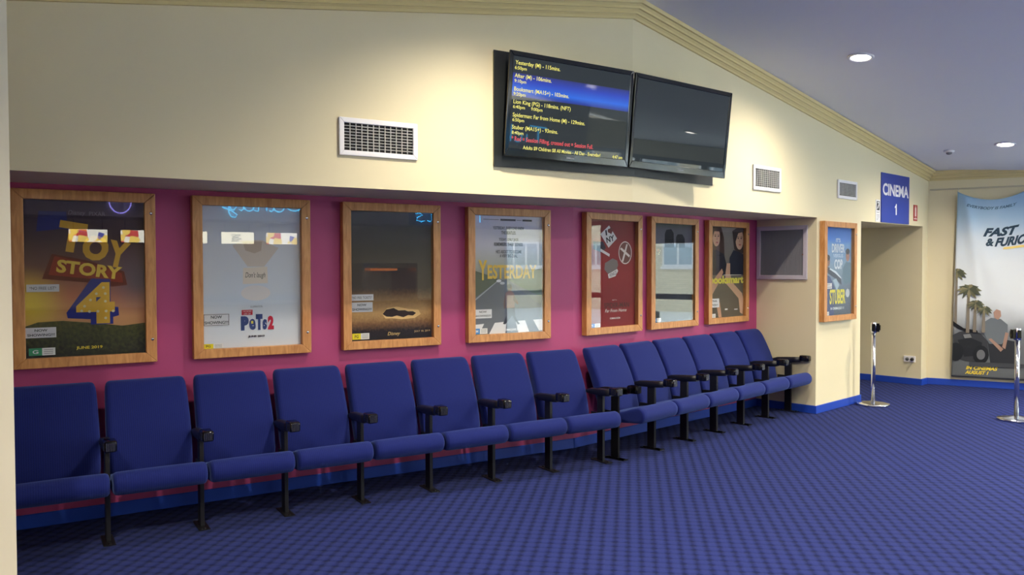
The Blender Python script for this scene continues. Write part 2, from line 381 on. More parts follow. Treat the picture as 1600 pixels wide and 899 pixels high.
for i, (ya, yb, zt) in enumerate(((-2.36, -1.36, 2.12), (-5.0, -3.30, 2.5), (-6.65, -5.0, 2.5), (YR, -6.65, 2.5))): glazing('window_%d' % (i+1), XQ+.03, XQ+.12, ya, yb, 'y', ALUD, zt)
mb = MB(); mb.box(XQ, XQ+.15, -3.30, -2.36, 0, 2.5); structure(mb.build('wall_side_pier', mat('pier_paint', rgb(96, 92, 92), .6), M=F1))
mb = MB(); mb.box(XQ, XQ+.15, -2.36, -1.3, 2.12, 2.5); structure(mb.build('wall_side_lintel', mat('pier_paint', rgb(96, 92, 92), .6), M=F1))
for i in range(2): glazing('door_%d' % (i+1), 4.62+i*1.55, 4.62+(i+1)*1.55, YR-.12, YR-.03, 'x', ALU)
for nm, x, y, rz, sx, sy in (('daylight_side', XQ+.3, -4.8, A1+PI/2, 6.9, 2.4), ('daylight_rear', 6.1, YR-.3, A1, 3.0, 2.4)):
    l = bpy.data.lights.new(nm, 'AREA'); l.shape = 'RECTANGLE'; l.size = sx; l.size_y = sy; l.cycles.is_portal = True
    o = bpy.data.objects.new(nm, l); COL.objects.link(o)
    out = u1 if 'side' in nm else -n1
    zx = out.copy(); xx = V(0, 0, 1).cross(zx); Mx = Matrix((xx, V(0, 0, 1), zx)).transposed().to_4x4(); Mx.translation = w1(x, y, 1.25); o.matrix_world = Mx

# ------------------------------------------------------------------ downlights
LENS = mat('lamp_lens', (1, 1, 1, 1), 0.4, emit=(1.0, 0.95, 0.86, 1), estr=30.0)
def downlight(p, label, k=1.0):
    z = ceilz(p); q = V(p[0], p[1], z)
    r = ceilz(q+u2*.1)-z; rr = (V(u2.x*.1, u2.y*.1, r)).normalized(); hh = hb.normalized(); nn = rr.cross(hh).normalized()
    if (q-B).x*hb.y-(q-B).y*hb.x < 0:
        rr = V(u1.x*.1, u1.y*.1, ceilz(q+u1*.1)-z).normalized(); nn = rr.cross(hh).normalized()
    if nn.z < 0: nn = -nn
    hh = nn.cross(rr); M = Matrix((rr, hh, nn)).transposed().to_4x4(); M.translation = q
    root = empty('downlight', M, label, 'ceiling light', 'recessed downlights')
    a = MB(); a.lathe([(.082, 0), (.112, 0), (.112, -.006), (.104, -.012), (.088, -.012), (.082, -.004)], 40); a.build('trim_ring', WHITEE, root)
    a = MB(); a.lathe([(.001, -.0045), (.082, -.0045), (.082, -.002), (.001, -.002)], 40); a.build('lens', LENS, root)
    l = bpy.data.lights.new('downlight_lamp', 'SPOT'); l.spot_size = math.radians(160); l.spot_blend = 1.0; l.shadow_soft_size = .06; l.energy = LAMP_W*k; l.color = LAMP_COL
    o = bpy.data.objects.new('downlight_lamp', l); COL.objects.link(o); o.parent = root; o.location = (0, 0, -.02)
def w2(x, y, z=0): return B+u2*x+n2*y+V(0, 0, z)
downlight(w2(1.962, -1.002), 'glowing round downlight in the ceiling, the larger and nearer of the two')
downlight(w2(5.329, -1.223), 'glowing round downlight in the ceiling above the stanchion by the banner')
downlight(w1(-1.62, -1.05), 'round downlight above the upper left edge of the televisions, outside the picture')
downlight(w1(-5.0, -1.05), 'round downlight near the left end of the lobby ceiling')
downlight(w2(1.93, -5.80), 'round ceiling downlight mirrored in the left television screen', 0.85)
downlight(w2(5.26, -5.50), 'round ceiling downlight mirrored in the right television screen', 0.85)
downlight(w1(-1.62, -5.80), 'round downlight in the ceiling in front of the candy counter', 0.85)
downlight(w1(-5.0, -5.80), 'round downlight in the rear left corner of the lobby ceiling', 0.85)
downlight(w2(1.95, -3.40), 'round downlight in the middle of the right ceiling slope, outside the picture', 2.2)
downlight(w2(5.30, -3.40), 'round downlight over the open floor before the shopfront windows', 2.2)
downlight(w1(-1.62, -3.40), 'round downlight over the middle of the lobby floor, near the camera', 2.2)
downlight(w1(-5.0, -3.40), 'round downlight behind the wall end at the left', 2.2)
# smoke detector
p = w2(5.40, -0.596); root = empty('smoke_detector', frameM(V(p.x, p.y, ceilz(p)), A2), 'small white smoke detector on the ceiling left of the farther downlight', 'smoke detector')
a = MB(); a.lathe([(.001, .004), (.058, .004), (.058, -.016), (.050, -.024), (.001, -.024)], 28); a.build('detector_base', WHITEE, root)
a = MB(); a.lathe([(.001, -.024), (.034, -.024), (.030, -.042), (.012, -.050), (.001, -.050)], 28); a.build('sensing_chamber', mat('detector_grey', rgb(120, 120, 124), .5), root)

# ------------------------------------------------------------------ cinema seats
PITCH_SEAT = 0.5262
def rrect(hx, y0, y1, r, z, n=5):
    """rounded rectangle, x in -hx..hx and y in y0..y1, at height z"""
    r = min(r, hx*.95, (y1-y0)*.49); P = []
    for cx, cy, a0 in ((hx-r, y1-r, 0), (-hx+r, y1-r, 90), (-hx+r, y0+r, 180), (hx-r, y0+r, 270)):
        for k in range(n):
            a = math.radians(a0+90*k/(n-1)); P.append((cx+r*math.cos(a), cy+r*math.sin(a), z))
    return P
def backrest_mb():
    F_ = [(.34, .125), (.40, .140), (.48, .160), (.57, .187), (.65, .217), (.72, .250), (.79, .285), (.84, .312), (.87, .333), (.889, .350), (.898, .366), (.902, .385)]
    K_ = [(.34, .215), (.40, .235), (.48, .262), (.57, .296), (.65, .328), (.72, .360), (.79, .392), (.84, .414), (.87, .425), (.889, .428), (.898, .425), (.902, .415)]
    W_ = [.236, .243, .245, .246, .245, .243, .241, .239, .236, .230, .222, .208]
    R = [rrect(w, f[1], k[1], .035, f[0]) for f, k, w in zip(F_, K_, W_)]
    R = [[(x*.94, y+(.004 if y < .17 else -.004), .330) for x, y, z in R[0]]]+R
    mb = MB(); mb.rings(R, FABRIC); return mb
def seat_mb():
    P = []
    cy, cz, r = -.195, .386, .067
    for k in range(13):
        a = math.radians(72+k*(268-72)/12); P.append((cy+r*math.cos(a), cz+r*math.sin(a)))
    P += [(-.10, .312), (.02, .302), (.13, .298), (.155, .310), (.160, .34), (.150, .364), (.12, .374), (.04, .388), (-.05, .408), (-.12, .434)]
    gy = sum(p[0] for p in P)/len(P); gz = sum(p[1] for p in P)/len(P)
    R = []
    for x, ins in ((-.2545, .030), (-.2525, .016), (-.246, .006), (-.235, .001), (-.20, 0), (-.1, -.001), (0, -.0015), (.1, -.001), (.20, 0), (.235, .001), (.246, .006), (.2525, .016), (.2545, .030)):
        ring = []
        n = len(P)
        for i, (y, z) in enumerate(P):
            ty, tz = P[(i+1) % n][0]-P[i-1][0], P[(i+1) % n][1]-P[i-1][1]; l = math.hypot(ty, tz)
            ny, nz = -tz/l, ty/l            # inward for this winding
            ring.append((x, y+ny*ins, z+nz*ins))
        R.append(ring)
    mb = MB(); mb.rings(R, FABRIC); return mb
def arm_mb():
    mb = MB(); R = []
    for y, zt, zb, hx in ((.212, .570, .556, .020), (.205, .580, .552, .024), (.15, .596, .546, .027), (.05, .604, .546, .028), (-.05, .610, .552, .028), (-.118, .614, .560, .028)):
        c = .008
        R.append([(-hx, y, zb+c), (-hx+c, y, zb), (hx-c, y, zb), (hx, y, zb+c), (hx, y, zt-c), (hx-c, y, zt-.002), (0, y, zt), (-hx+c, y, zt-.002), (-hx, y, zt-c)])
    mb.rings(R, ARMB); return mb
def cup_mb():
    mb = MB(); R = []
    for y, g in ((-.116, -.002), (-.122, .003), (-.20, .003), (-.216, .001), (-.222, -.006)):
        hx, z0, z1 = .031+g, .574-g, .632+g; c = .007
        R.append([(-hx, y, z0+c), (-hx+c, y, z0), (hx-c, y, z0), (hx, y, z0+c), (hx, y, z1-c), (hx-c, y, z1), (-hx+c, y, z1), (-hx, y, z1-c)])
    mb.rings(R, GLOSSB)
    for i, x in enumerate((-.022, -.011, .000, .010, .019)):
        mb.box(x-.003, x+.003, -.2250, -.2215, .580, .626, CUPM)
    for y in (-.205, -.19, -.172, -.155): mb.box(-.0358, -.0338, y-.002, y+.002, .582, .624, CUPM)
    return mb
def leg_mb():
    mb = MB(); mb.box(-.0125, .0125, -.012, .064, .006, .556); return mb
def foot_mb():
    mb = MB(); mb.box(-.032, .032, -.085, .125, 0, .007)
    for y in (-.068, .105): mb.lathe([(.001, .007), (.010, .007), (.009, .013), (.001, .014)], 10, None, 0, y)
    return mb
def standard(root, x):
    def off(mb):
        mb.v = [(a+x, b, c) for a, b, c in mb.v]; return mb
    lg = off(leg_mb()).build('leg', BLACKM, root, bevel=.003)
    off(foot_mb()).build('foot_plate', BLACKM, lg)
    am = off(arm_mb()).build('armrest', ARMB, root)
    off(cup_mb()).build('cup_holder', None, am)
def make_seat(label, group):
    root = empty('cinema_chair', Matrix(), label, 'chair', group)
    backrest_mb().build('backrest', None, root)
    s = seat_mb().build('seat_cushion', None, root)
    for sx in (-1, 1):
        h = MB(); h.box(min(sx*.2555, sx*.259), max(sx*.2555, sx*.259), .03, .15, .285, .40); h.build('hinge_bracket', BLACKM, root)
    standard(root, PITCH_SEAT/2)
    return root
def copy_tree(o, parent=None):
    c = o.copy(); COL.objects.link(c)
    if parent: c.parent = parent
    for ch in list(o.children): copy_tree(ch, c)
    return c
ords = ['leftmost', 'second from the left', 'third from the left', 'fourth from the left', 'fifth from the left', 'sixth from the left', 'seventh from the left', 'rightmost']
g1, g2 = 'blue cinema chairs in the longer row under the wide posters', 'blue cinema chairs in the shorter row angled to the right'
proto = make_seat('', g1)
FOOT_Y = 0.172
bx = -0.170
for i in range(8):
    o = proto if i == 0 else copy_tree(proto)
    k = 7-i
    o.matrix_world = frameM(w1(bx-PITCH_SEAT*(k+.5), FOOT_Y), A1)
    extra = ''
    o['label'] = 'blue cinema chair, %s of the eight in the long row%s' % (ords[i], extra)
left_end = [o for o in COL.objects if o.get('label', '').startswith('blue cinema chair, leftmost of the eight')][0]
standard(left_end, -PITCH_SEAT/2)
# second row, turned a little more than the wall
AR = math.radians(45.2); uR, nR = uv(AR); P0 = V(0.885, 6.770, 0); PR = 0.5215
ords2 = ['leftmost', 'second from the left', 'third from the left', 'fourth from the left', 'fifth from the left', 'rightmost']
for i in range(6):
    o = copy_tree(proto); o.matrix_world = frameM(P0+uR*PR*(i+.5), AR)
    extra = ''
    o['label'] = 'blue cinema chair, %s of the six in the angled row%s' % (ords2[i], extra); o['group'] = g2
    if i == 0: standard(o, -PITCH_SEAT/2)

# ------------------------------------------------------------------ poster cases and posters
CW, CH, CZ = 0.81, 1.106, 0.997       # case width, height, height of its lower edge
WX, WZ0, WH = 0.34, 0.0625, 0.98      # visible window: half width, lower edge, height
def case(name_x, M_, label):
    root = empty('poster_case', M_, label, 'poster case', 'wooden poster cases')
    D, hw, b = .062, CW/2, .0665
    fr = MB()
    o = [(-hw, 0), (hw, 0), (hw, CH), (-hw, CH)]; i_ = [(-hw+b, b-.004), (hw-b, b-.004), (hw-b, CH-b+.004), (-hw+b, CH-b+.004)]
    for k in range(4):
        a, c, d, e = o[k], o[(k+1) % 4], i_[(k+1) % 4], i_[k]
        fr.prism_xz([a, c, d, e], -D, -.001, WOOD)
    fr.build('frame', None, root, bevel=.004, bseg=2)
    bk = MB(); bk.box(-hw+.03, hw-.03, -.012, -.0015, .03, CH-.03); bk.build('backing_board', DARK, root)
    gl = MB(); gl.box(-hw+.055, hw-.055, -.048, -.044, .052, CH-.052); gl.build('glass', GLASS, root)
    for z in (CH-.13, .15):
        l = MB(); R = [[(hw-.028+r*math.cos(2*PI*j/14), y, z+r*math.sin(2*PI*j/14)) for j in range(14)] for r, y in ((.010, -D+.001), (.010, -D-.003), (.006, -D-.005), (.0005, -D-.005))]
        l.rings(R, CHROME); l.build('lock', None, root)
    return root
class Art:
    """a printed sheet in a case: s 0..1 left to right, t 0..1 top to bottom over the visible window"""
    def __init__(s, M_, label, ground):
        s.root = empty('movie_poster', M_, label, 'poster'); s.M = M_; s.k = 0
        a = MB(); a.box(-WX-.008, WX+.008, -.0205, -.0195, WZ0-.012, WZ0+WH+.012); a.build('sheet', ground, s.root)
    def xz(s, a, t): return (-WX+2*WX*a, WZ0+WH*(1-t))
    def y(s): s.k += 1; return -.0206-.00025*s.k
    def part(s, name, items, label=None):
        mb = MB()
        for it in items: s.draw(mb, it)
        o = mb.build(name, None, s.root, fix=False)
        if label: o['label'] = label
        return o
    def draw(s, mb, it):
        kind, c = it[0], it[1]; ma = c if not isinstance(c, tuple) else ink(c); y = s.y()
        if kind == 'poly':
            P = [s.xz(*p) for p in it[2]]
            if sum(P[i-1][0]*P[i][1]-P[i][0]*P[i-1][1] for i in range(len(P))) < 0: P.reverse()
            mb.add([(x, y, z) for x, z in P], [list(range(len(P)))], ma)
        elif kind == 'rect':
            a, t, b, u = it[2]; x0, z1 = s.xz(a, t); x1, z0 = s.xz(b, u)
            mb.add([(x0, y, z0), (x1, y, z0), (x1, y, z1), (x0, y, z1)], [(0, 1, 2, 3)], ma)
        elif kind == 'ell':
            a, t, ra, rt_ = it[2]; rot = math.radians(it[3]) if len(it) > 3 else 0; cx, cz = s.xz(a, t); n = 28; P = []
            for j in range(n):
                x, z = ra*2*WX*math.cos(2*PI*j/n), rt_*WH*math.sin(2*PI*j/n); P.append((cx+x*math.cos(rot)-z*math.sin(rot), y, cz+x*math.sin(rot)+z*math.cos(rot)))
            mb.add(P, [list(range(n))], ma)
        elif kind == 'text':
            a, t, b, u = it[3]; o = it[4] if len(it) > 4 else {}; x0, z1 = s.xz(a, t); x1, z0 = s.xz(b, u)
            flat_text(mb, it[2], x0, x1, z0, z1, y, ma, o.get('bold', 0.0), o.get('shear', 0.0), math.radians(o.get('rot', 0)))
def rating(A, s0, t0, s1, t1, c, mark, k=.5):
    it = [('rect', (232, 230, 228), (s0, t0, s1, t1)), ('rect', c, (s0, t0, s0+(s1-s0)*k, t1)),
          ('text', INK if sum(c) > 380 else (235, 238, 240), mark, (s0+(s1-s0)*k*.28, t0+(t1-t0)*.25, s0+(s1-s0)*k*.72, t1-(t1-t0)*.25), {'bold': .02})]
    for q in range(3): it.append(('rect', (150, 150, 150), (s0+(s1-s0)*(k+.07), t0+(t1-t0)*(.2+.25*q), s1-(s1-s0)*.08, t0+(t1-t0)*(.3+.25*q))))
    A.part('rating_label', it)
def notice(M_, A, s0, t0, s1, t1, lines, label, border=False, bold=.02, mg=.06):
    """a loose paper slip stuck on a poster"""
    x0, z1 = A.xz(s0, t0); x1, z0 = A.xz(s1, t1); y = -.0206-.00025*(A.k+3)
    mb = MB(); mb.box(x0, x1, y-.0006, y, z0, z1, PAPER)
    o = mb.build('notice', None, M=M_); tag(o, label, 'notice', 'paper notices on the posters')
    tx = MB(); yy = y-.0009; w, h = x1-x0, z1-z0; n = len(lines)
    if border:
        for a in ((x0+.004, x1-.004, z0+.004, z0+.007), (x0+.004, x1-.004, z1-.007, z1-.004), (x0+.004, x0+.007, z0+.004, z1-.004), (x1-.007, x1-.004, z0+.004, z1-.004)):
            tx.add([(a[0], yy, a[2]), (a[1], yy, a[2]), (a[1], yy, a[3]), (a[0], yy, a[3])], [(0, 1, 2, 3)], INK)
    for i, (ln, fw_) in enumerate(lines):
        zc = z1-h*(i+.5)/n*(.9)-h*.05; hh = h*.5/n if n > 1 else h*.42
        flat_text(tx, ln, x0+w*(.5-fw_/2), x0+w*(.5+fw_/2), zc-hh/2, zc+hh/2, yy, INK, bold)
    t = tx.build('lettering', None, o, fix=False)
    return o
NS = [('NOW', .42), ('SHOWING!!!', .9)]
CB = RD   # cases hang on the back of the recess
def M1(x): return F1 @ Matrix.Translation(V(x, CB, CZ))
def M2(x): return F2 @ Matrix.Translation(V(x, CB, CZ))

# --- first poster: sunset over a meadow
Mx = M1(-3.909); case(0, Mx, 'wooden glazed case at far left holding the sunset poster with numeral 4')
A = Art(Mx, 'dark sunset film poster with yellow title and giant numeral 4',
        artmat('art_sunset', [(0, (58, 48, 66)), (.25, (70, 52, 58)), (.45, (104, 66, 60)), (.62, (176, 104, 78)), (.75, (196, 140, 92)), (1, (120, 90, 50))], [(.02, .66, .26, (236, 204, 70)), (.95, .5, .3, (84, 70, 86))]))
A.part('meadow', [('poly', artmat('art_grass', [(.72, (84, 80, 40)), (.8, (70, 72, 30)), (.9, (56, 58, 28)), (1, (36, 38, 22))], None, .5, 45), [(0, .80), (.1, .775), (.3, .77), (.55, .79), (.8, .815), (1, .80), (1, 1.01), (0, 1.01)])])
A.part('title_panel', [('poly', (40, 44, 104), [(.10, .20), (.12, .07), (.34, .07), (.35, .13), (.5, .155), (.5, .20), (.3, .18)]),
                       ('poly', (92, 30, 24), [(.14, .50), (.22, .34), (.52, .385), (.82, .455), (.845, .545), (.72, .555), (.50, .525)]),
                       ('poly', (130, 40, 28), [(.19, .475), (.24, .355), (.52, .40), (.80, .465), (.81, .53), (.5, .50)])])
A.part('title_lettering', [('text', (196, 150, 56), 'T', (.27, .135, .50, .33), {'bold': .05, 'rot': -9}), ('text', (196, 150, 56), 'O', (.47, .22, .69, .385), {'bold': .06, 'rot': -14}), ('text', (196, 150, 56), 'Y', (.68, .255, .86, .43), {'bold': .05, 'rot': -12}),
                           ('text', (226, 190, 78), 'STORY', (.255, .40, .80, .485), {'bold': .04, 'rot': -8})])
n4 = [(.34, .755), (.33, .72), (.54, .50), (.70, .505), (.70, .685), (.765, .69), (.77, .745), (.72, .755), (.72, .80), (.53, .80), (.53, .765)]
A.part('numeral', [('poly', (40, 46, 120), n4), ('text', (222, 172, 58), '4', (.41, .525, .735, .795), {'bold': .05})]+
       [('ell', (250, 236, 190), (a, t, .012, .0085)) for a, t in ((.64, .56), (.58, .60), (.53, .64), (.48, .68), (.455, .71), (.52, .715), (.59, .715), (.66, .715), (.72, .715), (.655, .60), (.655, .65), (.655, .76))])
A.part('studio_lettering', [('text', (120, 112, 124), 'Disney', (.355, .060, .50, .098), {'shear': .3}), ('text', (120, 112, 124), 'PIXAR', (.53, .066, .665, .092))])
A.part('date_lettering', [('text', (232, 206, 70), 'JUNE 2019', (.405, .938, .625, .962), {'bold': .03})])
rating(A, .025, .938, .235, .985, (60, 140, 96), 'G', .5)
notice(Mx, A, .015, .535, .275, .582, [('*NO FREE LIST*', .82)], 'white paper slip reading NO FREE LIST on the sunset poster', bold=.0)
notice(Mx, A, .003, .808, .245, .873, NS, 'white NOW SHOWING slip on the grass of the sunset poster')

# --- second poster: white
Mx = M1(-2.871); case(0, Mx, 'wooden glazed case holding the white poster with red numeral 2')
A = Art(Mx, 'white film poster with navy and red title and a handwritten card',
        artmat('art_white', [(0, (186, 190, 206)), (.3, (206, 208, 216)), (.6, (204, 210, 220)), (.66, (190, 200, 214)), (.72, (222, 226, 232)), (1, (228, 230, 236))]))
A.part('lampshade_shape', [('poly', (196, 184, 176), [(.30, .275), (.42, .235), (.60, .235), (.77, .29), (.62, .425), (.45, .425)]), ('poly', (178, 160, 146), [(.40, .245), (.60, .245), (.59, .31), (.52, .33), (.43, .31)]), ('ell', (206, 200, 200), (.53, .615, .15, .055))])
A.part('handwritten_card', [('poly', (212, 200, 188), [(.405, .435), (.65, .425), (.655, .545), (.40, .55)]), ('text', INK, "Don't laugh", (.425, .465, .63, .515), {'shear': .25})])
A.part('studio_lettering', [('text', (90, 92, 100), 'ILLUMINATION', (.475, .706, .595, .720))])
A.part('title_lettering', [('rect', (176, 40, 52), (.385, .735, .495, .772)), ('text', (236, 226, 226), 'THE SECRET', (.395, .740, .485, .751)), ('text', (236, 226, 226), 'LIFE OF', (.405, .757, .475, .768)),
                           ('text', (52, 66, 112), 'P', (.375, .780, .455, .882), {'bold': .09}), ('text', (52, 66, 112), 'e', (.458, .800, .525, .880), {'bold': .08}), ('text', (52, 66, 112), 'T', (.528, .768, .595, .882), {'bold': .09}), ('text', (52, 66, 112), 's', (.597, .806, .640, .880), {'bold': .09}),
                           ('text', (176, 36, 56), '2', (.650, .782, .712, .882), {'bold': .07}), ('rect', (230, 214, 80), (.478, .815, .500, .835))])
A.part('date_lettering', [('text', (54, 44, 54), 'JUNE 2019', (.447, .919, .615, .937), {'bold': .05})])
rating(A, .003, .966, .20, .999, (224, 206, 40), 'PG', .5)
notice(Mx, A, .005, .755, .262, .842, NS, 'bordered NOW SHOWING slip at the lower left of the white poster', border=True)

# --- third poster: dark with sand
Mx = M1(-1.817); case(0, Mx, 'wooden glazed case holding the dark brown poster above the fifth seat')
A = Art(Mx, 'dark brown film poster with a patch of lit sand near the bottom',
        artmat('art_sand', [(0, (70, 70, 80)), (.3, (48, 44, 46)), (.60, (62, 52, 48)), (.69, (128, 98, 66)), (.79, (178, 138, 86)), (.87, (112, 80, 50)), (.93, (34, 29, 30)), (1, (28, 25, 27))], None, .07, 55))
A.part('sand_hollow', [('poly', (206, 168, 112), [(.38, .80), (.44, .755), (.56, .745), (.70, .765), (.83, .775), (.86, .81), (.78, .84), (.62, .845), (.50, .835), (.42, .835)]), ('poly', (50, 38, 34), [(.385, .80), (.43, .765), (.52, .755), (.58, .775), (.66, .775), (.70, .785), (.76, .785), (.80, .80), (.76, .82), (.70, .815), (.64, .83), (.56, .815), (.50, .825), (.43, .82)])])
A.part('studio_lettering', [('text', (190, 160, 100), 'Disney', (.445, .942, .60, .978), {'shear': .3, 'bold': .01})])
A.part('date_lettering', [('text', (190, 160, 110), 'JULY 18, 2019', (.775, .938, .975, .957))])
rating(A, .025, .943, .225, .99, (224, 206, 40), 'PG', .5)
notice(Mx, A, .005, .642, .275, .690, [('*NO FREE TICKETS*', .88)], 'white paper slip reading NO FREE TICKETS on the dark brown poster', bold=.0)
notice(Mx, A, .012, .703, .265, .778, NS, 'NOW SHOWING slip on the sand of the dark brown poster')

# --- fourth poster: street crossing
Mx = M1(-.760); case(0, Mx, 'wooden glazed case holding the pale street poster with gold title')
A = Art(Mx, 'film poster of a man on a zebra crossing under a gold title',
        artmat('art_street', [(0, (190, 186, 206)), (.25, (186, 182, 194)), (.4, (160, 160, 152)), (.52, (120, 124, 118)), (.60, (96, 100, 100)), (1, (84, 86, 94))]))
A.part('road', [('poly', (70, 80, 66), [(0, .46), (.2, .50), (.38, .545), (.2, .62), (0, .70)]), ('poly', (84, 98, 78), [(1, .44), (.7, .50), (.5, .545), (.72, .62), (1, .70)]), ('poly', (86, 90, 100), [(.36, .545), (.48, .545), (1.0, .78), (1.0, 1.0), (0, 1.0), (0, .70)]),
                ('poly', (150, 154, 160), [(.345, .548), (.36, .548), (.04, .71), (0, .715)]), ('ell', (200, 200, 204), (.36, .552, .035, .012)), ('ell', (170, 172, 180), (.41, .572, .035, .012))])
A.part('zebra_stripes', [('poly', (206, 204, 206), P_) for P_ in ([(0, .918), (.15, .912), (.09, .985), (0, .99)], [(.30, .908), (.47, .902), (.45, 1), (.22, 1)], [(.60, .90), (.74, .897), (.80, .997), (.64, 1)], [(.86, .895), (1, .892), (1, .99), (.95, .992)])])
A.part('walking_figure', [('poly', (40, 38, 46), [(.465, .77), (.575, .77), (.55, .85), (.45, .925), (.415, .92), (.47, .85)]), ('poly', (40, 38, 46), [(.50, .77), (.585, .77), (.595, .86), (.64, .91), (.665, .925), (.63, .93), (.56, .865)]),
                          ('poly', (128, 96, 92), [(.455, .655), (.52, .63), (.575, .66), (.595, .715), (.580, .785), (.465, .785)]), ('poly', (92, 66, 56), [(.575, .675), (.64, .745), (.63, .76), (.56, .72)]), ('poly', (92, 66, 56), [(.455, .66), (.425, .74), (.43, .79), (.455, .79)]),
                          ('ell', (92, 66, 56), (.515, .612, .030, .030)), ('ell', (30, 26, 28), (.505, .598, .034, .020))])
A.part('slogan_lettering', [('text', (46, 46, 56), q, b_, {'bold': .02}) for q, b_ in (('YESTERDAY, EVERYONE KNEW', (.275, .088, .725, .118)), ('THE BEATLES.', (.395, .127, .605, .155)), ('TODAY, ONLY JACK', (.36, .187, .645, .217)), ('REMEMBERS THEIR SONGS.', (.29, .225, .71, .255)), ("HE'S ABOUT TO BECOME", (.315, .288, .685, .318)), ('A VERY BIG DEAL.', (.37, .325, .63, .352)))]+
       [('rect', (70, 70, 80), (.14, .030, .36, .034)), ('rect', (70, 70, 80), (.61, .030, .69, .034)), ('rect', (52, 52, 62), (.38, .024, .60, .040)), ('rect', (52, 52, 62), (.70, .024, .84, .040))])
A.part('title_lettering', [('text', (206, 168, 62), 'Y', (.07, .375, .19, .545), {'bold': .03}), ('text', (206, 168, 62), 'ESTERDAY', (.195, .415, .91, .535), {'bold': .03})])
A.part('date_lettering', [('text', (226, 226, 230), 'IN CINEMAS JUNE 27', (.365, .962, .64, .986), {'bold': .03})])
rating(A, .008, .950, .19, .996, (44, 120, 184), 'M', .42)
notice(Mx, A, .003, .790, .250, .865, NS, 'NOW SHOWING slip at the lower left of the zebra crossing poster')

# --- fifth poster: red with stickers
Mx = M2(.588); case(0, Mx, 'wooden glazed case holding the red poster with white stickers')
A = Art(Mx, 'red film poster printed with travel stickers and a diamond badge', artmat('art_red', [(0, (120, 52, 50)), (.5, (134, 40, 40)), (1, (112, 32, 34))], None, .1, 8))
A.part('diamond_sticker', [('poly', (222, 216, 214), [(.43, .045), (.60, .165), (.42, .255), (.25, .13)]), ('text', (40, 36, 40), 'I', (.355, .09, .385, .14), {'rot': 12}), ('ell', (110, 60, 56), (.435, .095, .035, .020)), ('ell', (110, 60, 56), (.475, .083, .035, .020)), ('poly', (110, 60, 56), [(.405, .103), (.51, .090), (.475, .128)]), ('text', (40, 36, 40), 'NY', (.37, .145, .54, .20), {'bold': .03, 'rot': 14})])
A.part('round_sticker', [('ell', (220, 204, 196), (.775, .30, .145, .11)), ('ell', (112, 74, 66), (.775, .30, .132, .1)), ('poly', (222, 208, 200), [(.70, .38), (.76, .28), (.80, .215), (.83, .22), (.78, .31), (.73, .39)]), ('poly', (222, 208, 200), [(.66, .265), (.69, .25), (.88, .325), (.86, .345)])])
A.part('badge_sticker', [('poly', (120, 108, 104), [(.34, .40), (.50, .355), (.60, .375), (.62, .42), (.58, .47), (.40, .50), (.33, .46)]), ('poly', (214, 204, 200), [(.40, .505), (.60, .455), (.62, .475), (.56, .525), (.42, .545)]), ('text', (50, 44, 44), 'VENICE', (.43, .487, .585, .520), {'rot': 18})])
A.part('luggage_sticker', [('poly', (60, 54, 60), [(.10, .20), (.30, .20), (.36, .26), (.26, .30), (.10, .27)]), ('poly', (214, 206, 204), [(.25, .265), (.44, .315), (.43, .34), (.24, .29)])])
A.part('title_lettering', [('text', (220, 206, 200), 'JULY 2', (.49, .745, .59, .757)), ('text', (84, 44, 40), 'SPIDER-MAN', (.32, .775, .86, .825), {'bold': .02}), ('text', (224, 214, 208), 'Far From Home', (.34, .835, .80, .865), {'shear': .3}), ('text', (224, 214, 208), 'COMING SOON', (.44, .915, .66, .932), {'bold': .02})])
rating(A, .01, .962, .24, .998, (44, 100, 180), 'PG', .5)

# --- sixth poster: dark
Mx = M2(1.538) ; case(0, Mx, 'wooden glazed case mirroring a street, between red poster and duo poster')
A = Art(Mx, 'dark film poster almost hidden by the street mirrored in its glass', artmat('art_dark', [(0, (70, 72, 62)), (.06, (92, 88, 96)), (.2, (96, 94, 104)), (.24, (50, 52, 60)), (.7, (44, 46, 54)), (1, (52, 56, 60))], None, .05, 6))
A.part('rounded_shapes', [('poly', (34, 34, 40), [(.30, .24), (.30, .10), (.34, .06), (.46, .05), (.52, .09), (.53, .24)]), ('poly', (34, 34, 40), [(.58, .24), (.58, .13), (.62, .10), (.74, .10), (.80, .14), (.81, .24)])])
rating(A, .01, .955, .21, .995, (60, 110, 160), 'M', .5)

# --- seventh poster: two people
Mx = M2(2.535); case(0, Mx, 'wooden glazed case nearest the grille, holding the olive duo poster')
A = Art(Mx, 'olive film poster with two dark-clothed people and yellow lower-case title', artmat('art_olive', [(0, (120, 112, 108)), (.3, (108, 100, 92)), (.6, (84, 76, 64)), (1, (70, 62, 52))]))
A.part('left_figure', [('poly', (66, 46, 38), [(.0, 0), (.34, .0), (.42, .12), (.44, .40), (.30, .46), (0, .46)]), ('ell', (176, 132, 108), (.20, .115, .105, .10)), ('poly', (56, 40, 34), [(.0, 0), (.32, 0), (.30, .05), (.14, .05), (.07, .16), (.07, .24), (0, .26)]), ('poly', (30, 30, 38), [(0, .27), (.20, .25), (.42, .30), (.50, .42), (.46, .53), (0, .53)]),
                       ('poly', (172, 128, 100), [(.0, .64), (.28, .50), (.36, .46), (.40, .50), (.30, .60), (.06, .76), (0, .80)]), ('poly', (168, 124, 98), [(.20, .84), (.30, .83), (.36, 1.0), (.27, 1.0)])])
